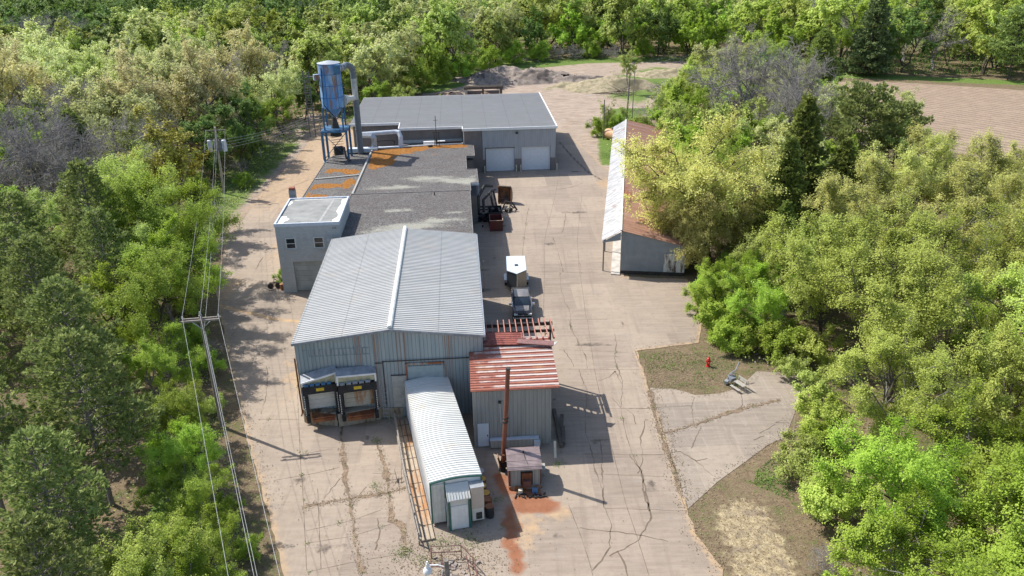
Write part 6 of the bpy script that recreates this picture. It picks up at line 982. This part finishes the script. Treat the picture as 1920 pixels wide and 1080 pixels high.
# trees one can pick out by eye
P_ = [('oak_n', 23.2, 85.6, 1.12, 'large tan budding tree spreading over the near end of the rusty shed roof'), ('oak_n', 21.6, 82.6, .66, 'lower tan budding tree hanging over the near corner of the rusty shed'), ('bright_n2', 27.5, 100, .85, None), ('cedar_n', 33.6, 89.5, 1.3, 'broad dark cedar right of the large tan budding tree'), ('cedar_n', 30.0, 83.0, 1.08, 'smaller dark cedar against the broad one'), ('cedar_n', 37.4, 86.5, 1.0, 'low dark cedar at the right of the broad one'),
    ('bare_n', 39.5, 138, 1.4, 'wide leafless grey tree nearest the back of the rusty shed'), ('bare_n', 47.5, 135, 1.35, 'leafless grey tree right of the wide one'), ('bare_n', 43.5, 122, 1.1, 'leafless grey tree in front of the other two beside the dark cedar'),
    ('pine_m', 53.0, 118.0, 1.05, 'flat topped spreading pine standing before the ploughed field'), ('pine_m', 60.0, 121, .8, 'smaller spreading pine at the edge of the ploughed field'), ('spruce_m', 91.5, 206.5, 1.14, 'tall dark conical spruce behind the ploughed field'), ('pine_d', 68, 177, .98, 'round dark evergreen left of the ploughed field'), ('pine_m', 122, 197, 1.25, 'open crowned pine at the right behind the ploughed field'),
    ('gold_n', 33.5, 74.5, .98, None), ('gold_n', 44.0, 85.0, 1.05, None), ('gold_n', 52.5, 82, 1.05, None), ('gold_n', 39.0, 79.0, .95, None), ('gold_n', 51, 92, .98, None), ('gold_n', 60, 88, 1.0, None), ('gold_n', 46, 73, 1.02, None), ('yellow_n2', 54, 70, 1.0, None),
    ('yellow_n', 27.8, 64.5, .95, None), ('yellow_n2', 36.2, 65.0, 1.0, None), ('yellow_n2', 44.8, 62.0, .98, None), ('yellow_n', 30.5, 55.5, .98, None), ('yellow_n2', 38.5, 53.5, .92, None), ('yellow_n', 46, 52, .9, None), ('yellow_n2', 26.8, 48.0, .74, None), ('yellow_n', 33.5, 45.5, .82, None), ('yellow_n', 41, 43.5, .88, None),
    ('bright_n', 22.4, 38.2, .82, None), ('bright_n2', 28.4, 38.0, .9, None), ('bright_n', 35, 36.5, .9, None), ('bright_n2', 20.8, 30.8, .8, None), ('bright_n', 27.2, 30.0, .88, None), ('bright_n', 34, 28.6, .9, None), ('bright_n2', 17.6, 24.4, .75, None), ('bright_n', 24, 22.5, .85, None), ('bright_n2', 31, 21.5, .85, None),
    ('fresh_n', 25.5, 72.5, .75, None), ('bright_n', 21.2, 69.8, .62, None), ('bright_n2', 29.0, 74.6, .7, None), ('fresh_n', 29.5, 93.5, .8, None), ('bright_n2', 23.6, 66.2, .66, None), ('fresh_n', 30.0, 71.0, .85, None), ('cedar_n', 28.2, 77.2, .72, 'small dark cedar right of the grey shed door'),
    ('sapling', 27.6, 186.5, 1.0, 'slim young tree standing alone in the back lot'), ('sapling', 18.2, 146.0, .66, 'slim young tree beside the left dark pole'), ('sapling', 29.5, 158, .62, 'slim young tree right of the two dark poles'), ('sapling', 27.2, 152, .5, 'slim young tree behind the end of the rusty shed'), ('sapling', 22.0, 151, .5, 'slim young tree left of the two dark poles'),
    ('bright_m', 31.5, 142, .85, None), ('bright_m', 29.3, 133, .88, None), ('fresh_m', 28.0, 125, .8, None), ('bright_m', 26.6, 117.5, .8, None), ('bright_m', 25.4, 110, .78, None), ('yellow_n', 25.4, 101, .75, None), ('fresh_m', 34.5, 124, .8, None), ('fresh_m', 38, 152, .7, None), ('fresh_m', 43, 163, .8, None), ('fresh_m', 36, 168, .6, None), ('bud_m', 50, 150, .9, None), ('fresh_m', 55, 165, .9, None), ('bud_m', 48, 178, .95, None), ('fresh_m', 58, 188, .95, None), ('bud_m', 60, 140, .75, None), ('bright_m', 31.5, 112, .8, None), ('bud_m', 38, 108, .8, None), ('bright_m', 46, 108, .7, None),
    # left wood
    ('pine_n', -42.5, 76.5, 1.05, None), ('pine_n2', -47.5, 72, 1.0, None), ('pine_n', -38.0, 69.0, .88, None), ('pine_n2', -44, 65, .95, None), ('pine_n', -38.5, 59.0, .95, None), ('pine_n2', -33.0, 52.5, .95, None), ('pine_n', -39.5, 50.0, .95, None), ('pine_n2', -28.0, 44.2, .96, None), ('pine_n', -33.5, 41.5, .95, None), ('pine_n2', -26.0, 35.5, .85, None), ('pine_n', -31, 33, .85, None), ('pine_n', -22.6, 29.0, .78, None), ('pine_n2', -27, 26, .8, None), ('pine_n', -47, 57, .95, None),
    ('bright_n', -37.0, 80.5, 1.15, None), ('yellow_n2', -42.8, 86.0, 1.0, None), ('bright_n2', -32.8, 70.0, .95, None), ('bright_n', -33.0, 62.5, .95, None), ('bright_n2', -29.0, 57.0, .62, None), ('fresh_n', -36, 74, .8, None), ('bright_n', -23.2, 45.0, .5, None), ('bright_n2', -21.0, 40.6, .5, None), ('bright_n', -18.8, 36.2, .48, None), ('bright_n2', -17.6, 31.4, .52, None), ('yellow_n', -20.2, 32.8, .52, None), ('bright_n', -25.4, 50.4, .5, None), ('fresh_n', -51, 82, .9, None), ('bright_n', -50, 66, .85, None),
    ('olive_m', -44.6, 98.5, 1.15, 'tall olive brown tree left of the overhead lines by the grass verge'), ('olive_m', -44.5, 91.5, .8, None), ('bare_n', -56, 95, 1.25, None), ('bare_n', -62, 102, 1.3, None), ('bare_m', -50.5, 104, 1.2, None), ('bare_m', -66, 93, 1.2, None), ('bare_m', -49.5, 96.5, 1.05, None), ('fresh_m', -50.2, 92.5, .8, None), ('fresh_m', -53, 109, .9, None), ('bright_m', -69, 112, .95, None), ('bright_m', -59, 86, .85, None), ('bright_m', -74, 104, .9, None),
    ('tan_m', -60, 128, 1.1, None), ('tan_m', -51.5, 136, 1.12, None), ('bud_m', -68, 139, 1.1, None), ('deep_m', -48, 124, .85, None), ('deep_m', -50.5, 146, .95, None), ('pine_d', -60.5, 178, .95, 'dark evergreen rising in the wood left of the blue tower'), ('bright_m', -73, 192, 1.15, 'bright green tree rising above the tan wood'), ('orange_m', -101, 152, 1.05, 'tree with orange buds at the far left'), ('tan_m', -54, 168, 1.1, None), ('bud_m', -46, 158, .9, None), ('bright_m', -43.5, 152, .62, None), ('deep_m', -42.5, 165, .8, None), ('deep_m', -44.5, 130, .95, None), ('deep_m', -47, 138, .9, None), ('bright_m', -45.5, 143.5, .7, None), ('deep_m', -45.2, 121.5, .7, None), ('bright_m', -27.5, 166, .62, None), ('fresh_m', -21, 163.5, .55, None), ('bright_m', -14.5, 163.2, .40, 'low bright bush like tree showing above the garage roof')]
for a in P_:
    if a[0] in ('gold_n', 'yellow_n', 'yellow_n2') and a[1] > 30: a = (a[0], a[1], a[2], a[3]*(.88 if a[2] > 70 else .98), a[4])
    tt_ = plant(*a)
    if a[0] == 'oak_n' and a[3] > 1: tt_.rotation_euler = (0, R(-9), 0); tt_.scale = (1.06, 1.1, 1.0)
rngT = np.random.RandomState(99)
def fill(poly, rad, keys, wts, smin, smax, cap=999, sz=1.0):
    xs = [p[0] for p in poly]; ys = [p[1] for p in poly]; n = 0
    for _ in range(9000):
        x, y = rngT.uniform(min(xs), max(xs)), rngT.uniform(min(ys), max(ys))
        if not inpoly(np.array(x), np.array(y), poly): continue
        if abs(x) > .74*y + 14: continue
        if any((x - p[1])**2 + (y - p[2])**2 < rad*rad for p in PLACED): continue
        k = keys[rngT.choice(len(keys), p=np.array(wts)/sum(wts))]; plant(k, x, y, rngT.uniform(smin, smax), sz=sz); n += 1
        if n >= cap: break
    return n
N = []
N.append(fill([(-50, 60), (-50, 88), (-55, 120), (-150, 120), (-110, 60)], 7.6, ['fresh_m', 'bright_m', 'bare_m', 'bud_m', 'pine_d'], [4, 5, 4, 2, 1.5], .9, 1.2, 32))
N.append(fill([(-52, 118), (-48, 150), (-50, 175), (-160, 175), (-110, 110)], 8.8, ['bud_m', 'tan_m', 'bud_m2', 'fresh_m', 'bare_m', 'bright_m'], [4, 4, 3, 2.5, 1.5, 1], 1.0, 1.3, 45))
N.append(fill([(-62, 222), (-40, 250), (-40, 275), (-240, 275), (-240, 200), (-120, 196)], 8.6, ['deep_f', 'bare_f', 'spruce_m'], [6, 4, .3], 1.0, 1.35, 45))  # dark foliage here stands in for the shadow lying on this slope
N.append(fill([(-38, 158), (-24, 165), (-22, 200), (-10, 222), (0, 238), (-20, 262), (-190, 255), (-150, 170), (-60, 170)], 9.2, ['bud_f', 'fresh_f', 'bright_f', 'bare_f', 'yellow_f', 'deep_f'], [4.5, 4, 3, 2.2, 2.5, .8], .85, 1.35, 80))
N.append(fill([(-4, 240), (8, 243), (50, 241), (62, 235), (64, 214), (80, 214), (122, 204), (190, 168), (200, 230), (60, 262), (-10, 266)], 8.8, ['fresh_f', 'bright_f', 'yellow_f', 'bud_f', 'bare_f', 'deep_f'], [5, 5, 4, 1.5, 1.2, 1], .85, 1.4, 70))
N.append(fill([(40, 100), (60, 96), (64, 128), (64, 165), (60, 200), (52, 200), (42, 175), (34, 150), (33, 105)], 6.6, ['fresh_m', 'bright_m', 'bud_m', 'deep_m'], [3, 2, 3, 1], .6, .85, 20))
# bushes along the edges
SH = [('shrub_b', 24.6, 79.6, 1.0), ('shrub_g', 26.6, 82.8, 1.3), ('shrub_y', 27.4, 80.2, 1.1), ('shrub_b', 26.0, 76.4, 1.2), ('shrub_x', 24.8, 87.5, 1.2), ('shrub_g', 28.4, 87.5, 1.3), ('shrub_b', 20.0, 67.6, 1.0), ('shrub_b', 22.2, 63.9, .95), ('shrub_b', 19.9, 64.6, .8), ('shrub_b', 24.6, 62.4, 1.0), ('shrub_y', 26.6, 60.0, .9), ('shrub_b', 19.5, 71.9, .85), ('shrub_b', 20.6, 75.2, .85), ('shrub_g', 23.9, 58.6, .7), ('shrub_g', 24.6, 55.6, .75), ('shrub_y', 23.2, 50.8, .85), ('shrub_b', 22.2, 48.2, .7), ('shrub_g', 20.2, 45.8, .9), ('shrub_g', 20.9, 43.0, .85), ('shrub_y', 20.2, 40.8, .8), ('shrub_b', 18.3, 33.2, .7), ('shrub_x', 18.6, 37.0, .5),
      ('shrub_b', 17.0, 147.5, .9), ('shrub_b', 19.8, 148.8, 1.0), ('shrub_b', 23.4, 146.6, .85), ('shrub_g', 25.2, 150.4, .9), ('shrub_b', 29.6, 143.0, 1.2), ('shrub_b', 30.2, 136, 1.2), ('shrub_b', 28.9, 150, 1.1), ('shrub_g', 31.5, 158, 1.2), ('shrub_y', 33.8, 167, 1.2), ('shrub_g', 35.2, 176, 1.1), ('shrub_y', 39.4, 182, 1.2), ('shrub_y', 44.4, 196, 1.3), ('shrub_y', 47.3, 206, 1.2), ('shrub_y', 50.6, 216, 1.2), ('shrub_x', 16.6, 150.8, 1.0), ('shrub_x', 21.0, 156.0, .9), ('shrub_x', 27.0, 161, .9),
      ('shrub_b', -41.0, 118.5, .6), ('shrub_b', -46.5, 112, 1.0), ('shrub_x', -39.8, 88, .95), ('shrub_x', -37.6, 83.6, .8), ('shrub_x', -41.5, 103, 1.0), ('shrub_b', -33.9, 74.5, .75), ('shrub_b', -30.4, 66.0, .75), ('shrub_b', -27.4, 61.4, .7), ('shrub_x', -27.9, 65.2, .55), ('shrub_g', -24.4, 55.0, .5), ('shrub_x', -22.4, 48.4, .5), ('shrub_b', -19.6, 42.6, .45), ('shrub_b', -16.9, 38.8, .4), ('shrub_g', -16.0, 34.6, .45), ('shrub_b', -14.4, 30.4, .45), ('shrub_g', -44.6, 130, .9), ('shrub_x', -42.6, 142, 1.0), ('shrub_b', -48, 115.6, 1.0), ('shrub_x', -44.2, 126, .9),
      ('shrub_b', -25.3, 81.2, .45), ('shrub_x', 30.6, 240.2, 1.5), ('shrub_x', 14.6, 242.2, 1.5), ('shrub_b', 9.2, 239.6, 1.5), ('shrub_b', 1.2, 234.8, 1.7), ('shrub_b', -5.6, 223.8, 1.7), ('shrub_b', -12.3, 212.4, 1.7), ('shrub_b', -17.6, 203.4, 1.7), ('shrub_b', -22.2, 192.6, 1.7), ('shrub_y', -24.6, 181.6, 1.5), ('shrub_b', -25.5, 171.4, 1.3), ('shrub_x', 19.8, 241.4, 1.5), ('shrub_b', 40.2, 243, 1.4), ('shrub_b', 24.6, 243.4, 1.4)]
for a in SH: plant(*a)
# labels by zone and by rank from the left
def zone(x, y):
    if x < 0:
        if y < 60 and x > -60: return 'in the near left wood'
        if y < 90: return 'left of the crossarm pole'
        if y < 122: return 'left of the transformer pole'
        if y < 160: return 'left of the blue tower'
        if x > -26 and y < 235: return 'just behind the garage building'
        return 'in the far left wood'
    if y < 48: return 'beside the sandy corner lower right'
    if y < 69: return 'right of the concrete apron'
    if y < 104: return 'right of the large budding tree' if x > 26 else 'beside the grey shed door'
    if x > 62 or (x > 60 and y > 160): return 'behind the ploughed field'
    if y < 205: return 'between rusty shed and ploughed field'
    return 'along the far tree line'
def px(x, y, z=6): q = Vector((x, y, z - HCAM)); return (q @ X)/(q @ F)
from collections import defaultdict
GR = defaultdict(list)
for t, x, y, nm, lab in PLACED:
    z_ = zone(x, y); t['group'] = ('bushes ' if 'bush' in nm else 'trees ') + z_
    if not lab: GR[(nm, z_)].append((px(x, y), t))
ORD = ['first', 'second', 'third', 'fourth', 'fifth', 'sixth', 'seventh', 'eighth', 'ninth', 'tenth', 'eleventh', 'twelfth']
for (nm, z_), L in GR.items():
    L.sort(key=lambda q: q[0]); n = len(L)
    for i, (_, t) in enumerate(L):
        if n == 1: t['label'] = 'the only other %s %s' % (nm, z_)
        elif n == 2: t['label'] = '%s of two %ss %s' % (('left', 'right')[i], nm, z_)
        else: t['label'] = '%s from left of %d %ss %s' % (ORD[i] if i < 12 else '%dth' % (i + 1) if (i + 1) % 10 not in (1, 2, 3) or 10 < i + 1 < 14 else '%d%s' % (i + 1, {1: 'st', 2: 'nd', 3: 'rd'}[(i + 1) % 10]), n, nm, z_)
print('TREES', len(PLACED), N)
# far woodland: reads as one mass
def scatter_mass(name, lab, pts, keys, mat, kind='stuff'):
    Vs, Qs, Ts = [], [], []
    for i, (x, y, s) in enumerate(pts):
        v, q, t = keys[i % len(keys)]; a = (i*2.4) % 6.28; c, sn = math.cos(a)*s, math.sin(a)*s; w_ = np.stack([v[:, 0]*c - v[:, 1]*sn + x, v[:, 0]*sn + v[:, 1]*c + y, v[:, 2]*s], 1); Vs.append(w_); Qs.append(q + sum(len(k) for k in Vs[:-1]) if False else q); Ts.append(np.clip(t + ((i*.618) % 1 - .5)*.5, 0, 1))
    n = 0; QQ = []
    for v, q in zip(Vs, Qs): QQ.append(q + n); n += len(v)
    o_ = npmesh(name, np.concatenate(Vs), np.concatenate(QQ), mat, attrs={'tint': ('FACE', np.concatenate(Ts))}); tag(o_, lab, 'woodland', None, kind); return o_
fk = []
for sd in (71, 72, 73):
    tv, tb_, lf, tt = broadleaf(sd, 15, 6, .15, 12, 6, 4, 10, .62, multi=2); q = merge([lf, tubes_np([(np.array([0, 0, 0.]), np.array([.5, 0, 9.]), .25, .12)], 4)]); fk.append((q[0], q[1], np.concatenate([tt, np.zeros(4)])))
pts = []
for _ in range(6000):
    y = rngT.uniform(262, 345); x = rngT.uniform(-.80*y, .80*y)
    if y < 262 + abs(x)*.0: continue
    if all((x-a)**2 + (y-b)**2 > 78 for a, b, _s in pts): pts.append((x, y, rngT.uniform(.9, 1.25)))
    if len(pts) > 330: break
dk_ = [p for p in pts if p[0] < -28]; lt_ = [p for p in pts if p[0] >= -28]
for mt, pl, wd_ in (('fresh', lt_[::2], 'green'), ('bud', lt_[1::2], 'pale budding'), ('deep', dk_, 'dark shaded')): scatter_mass('distant_woodland', 'far mass of %s woodland crowns along the top edge' % wd_, pl, fk, LM[mt])  # left mass: slope shade put into its darker leaf colour
print('FAR', len(pts))
# low growth: grass, weeds, undergrowth
def tufts(name, lab, cat, regions, n, h, size, mat, seed):
    rng = np.random.RandomState(seed); Cs = []
    for poly, wgt in regions:
        xs = [p[0] for p in poly]; ys = [p[1] for p in poly]; k = int(n*wgt); x = rng.uniform(min(xs), max(xs), k*3); y = rng.uniform(min(ys), max(ys), k*3); ok = inpoly(x, y, poly) & (np.abs(x) < .72*y + 12); ok &= ~(inpoly(x, y, YARD) | inpoly(x, y, APRON) | inpoly(x, y, FIELD))
        ok &= vnoise(x, y, 2.6, seed)*.6 + vnoise(x, y, .8, seed + 1)*.4 > (.42 if h > .3 else .52); x, y = x[ok][:k], y[ok][:k]; z = rng.uniform(.02, 1, len(x))**1.6*h*(.4 + vnoise(x, y, 3.1, 4)); Cs.append(np.stack([x, y, z], 1))
    Cn = np.concatenate(Cs); V, Q = leaf_quads(Cn, np.tile([0, 0, 1.], (len(Cn), 1)), size, rng, .45); o_ = npmesh(name, V, Q, mat, attrs={'tint': ('FACE', np.clip(vnoise(Cn[:, 0], Cn[:, 1], 1.4, 9)*.9 + rng.uniform(-.2, .2, len(Cn)), 0, 1))}); tag(o_, lab, cat, None, 'stuff')
LW = [(-12, 20), (-15.6, 36), (-21.5, 50), (-27.5, 64), (-34.2, 81), (-38.8, 99), (-39.5, 125), (-40, 150), (-60, 160), (-120, 160), (-90, 60), (-40, 20)]
RW = [(17.5, 16), (18.8, 42), (23, 49), (25, 58), (20, 62), (21, 82), (24, 84), (31, 135), (34, 165), (60, 190), (62, 150), (80, 110), (100, 80), (60, 16)]
BW = [(-24, 156), (-21, 196), (-6, 222), (6, 242), (60, 242), (66, 210), (120, 204), (180, 170), (200, 240), (0, 262), (-170, 250), (-90, 150), (-50, 150)]
tufts('undergrowth', 'low green undergrowth covering the floor of the woods', 'undergrowth', [(LW, .42), (RW, .30)], 130000, 1.3, .20, LM['fresh'], 5)
tufts('undergrowth', 'low growth on the floor of the far woods', 'undergrowth', [(BW, 1)], 50000, 2.2, .5, LM['deep'], 6)
tufts('dry_brush', 'grey brown dry stalks among the trees', 'brush', [(LW, .5), (RW, .4)], 60000, .9, .2, leafmat('dry_stalks', (.16, .13, .10), (.36, .31, .26), 0), 7)
tufts('grass', 'green grass on the verges and around the back lot', 'grass', [([(-40, 84), (-47, 100), (-50, 150), (-39, 150), (-38.5, 100), (-36, 86)], .42), ([(-11, 22), (-14.6, 36), (-18.6, 44), (-25, 57), (-29, 52), (-20, 22)], .36), ([(15, 128), (20, 128), (24, 150), (31, 172), (21, 172), (16.5, 150)], .25), ([(13.6, 90), (16.8, 104), (16.4, 122), (14.4, 120)], .06), ([(16.2, 45.5), (20, 49), (19, 43)], .05), ([(11.8, 57.8), (19.6, 58.0), (20, 66), (14, 64.5), (11.8, 63.5)], .05), ([(20, 186), (28, 172), (44, 196), (52, 224), (40, 230), (24, 216)], .2), ([(-20, 200), (0, 226), (6, 238), (58, 238), (56, 232), (20, 232), (4, 222), (-10, 206)], .25)], 42000, .12, .12, LM['deep'], 8)
rng = np.random.RandomState(17); Cs = []
for L in SEAMS + JOINTS[17:25] + CRACKS[:2]:
    for (x0, y0), (x1, y1) in zip(L[:-1], L[1:]):
        l = math.hypot(x1-x0, y1-y0)
        for c_ in range(int(l*.8)):
            if rng.uniform() < .45: t = rng.uniform(); k = rng.randint(3, 18); Cs.append(np.stack([x0 + (x1-x0)*t + rng.normal(0, .10, k), y0 + (y1-y0)*t + rng.normal(0, .16, k), rng.uniform(.04, .14, k)], 1))
for x, y, r_, k in ((-7.2, 38.9, .5, 500), (-3.2, 39.8, 1.0, 700), (-4.8, 39.6, .6, 400), (-9.9, 54.2, .9, 500), (-7.7, 54.0, .8, 700), (-5.8, 38.2, .5, 300), (-9.9, 45.5, .4, 200), (-10.7, 51.0, .3, 200), (-19.6, 117.3, .3, 60), (-1.2, 43.9, .3, 120), (3.2, 47.8, .4, 200), (-24.6, 79.9, .2, 60), (-.9, 41.0, .25, 50), (-24.3, 74.2, .15, 40)): Cs.append(np.stack([x + rng.normal(0, r_*.75, k//2), y + rng.normal(0, r_*.65, k//2), rng.uniform(.03, .22, k//2)], 1))
Cn = np.concatenate(Cs); V, Q = leaf_quads(Cn, np.tile([0, 0, 1.], (len(Cn), 1)), .085, rng, .5); tag(npmesh('weeds', V, Q, LM['deep'], attrs={'tint': ('FACE', rng.uniform(0, 1, len(Cn)))}), 'weeds growing out of the seams in the concrete', 'weeds', None, 'stuff')

# windblown litter: twigs, leaves and grit gathered on the paving edges and seams
rng = np.random.RandomState(23); Cs = []
def along(L, n, sp_, z=.05):
    seg = [(a, b) for a, b in zip(L[:-1], L[1:])]; ln = np.array([math.hypot(b[0]-a[0], b[1]-a[1]) for a, b in seg]); idx = rng.choice(len(seg), n, p=ln/ln.sum()); t = rng.uniform(0, 1, n)
    A_ = np.array([s_[0] for s_ in seg])[idx]; B_ = np.array([s_[1] for s_ in seg])[idx]; p = A_ + (B_ - A_)*t[:, None] + rng.normal(0, sp_, (n, 2)); Cs.append(np.hstack([p, rng.uniform(z, z + .03, (n, 1))]))
along(YARD[3:15], 5000, .7); along(YARD[-10:], 2500, .5); along(APRON + [APRON[0]], 1500, .35)
for L in SEAMS: along(L, 420, .2)
Cs.append(np.stack([rng.uniform(11.8, 19, 6000), rng.uniform(57.8, 64, 6000), rng.uniform(.02, .09, 6000)], 1)[:2600]); Cs.append(np.stack([rng.uniform(12.2, 19.5, 6000), rng.uniform(24, 44, 6000), rng.uniform(.02, .09, 6000)], 1)[:2600])
Cs.append(np.stack([rng.uniform(-30, 12, 1500), rng.uniform(30, 120, 1500), np.full(1500, .055)], 1)); Cs.append(np.stack([rng.normal(-4.5, 2.2, 1800), rng.normal(38.2, 1.2, 1800), rng.uniform(.04, .08, 1800)], 1))
Cn = np.concatenate(Cs); V, Q = leaf_quads(Cn, np.tile([0, 0, 1.], (len(Cn), 1)), .11, rng, .75, .45); tag(npmesh('ground_litter', V, Q, leafmat('litter_bits', (.07, .05, .035), (.32, .24, .16), 0), attrs={'tint': ('FACE', rng.uniform(0, 1, len(Cn)))}), 'dead leaves, twigs and grit along the paving edges', 'litter', None, 'stuff')
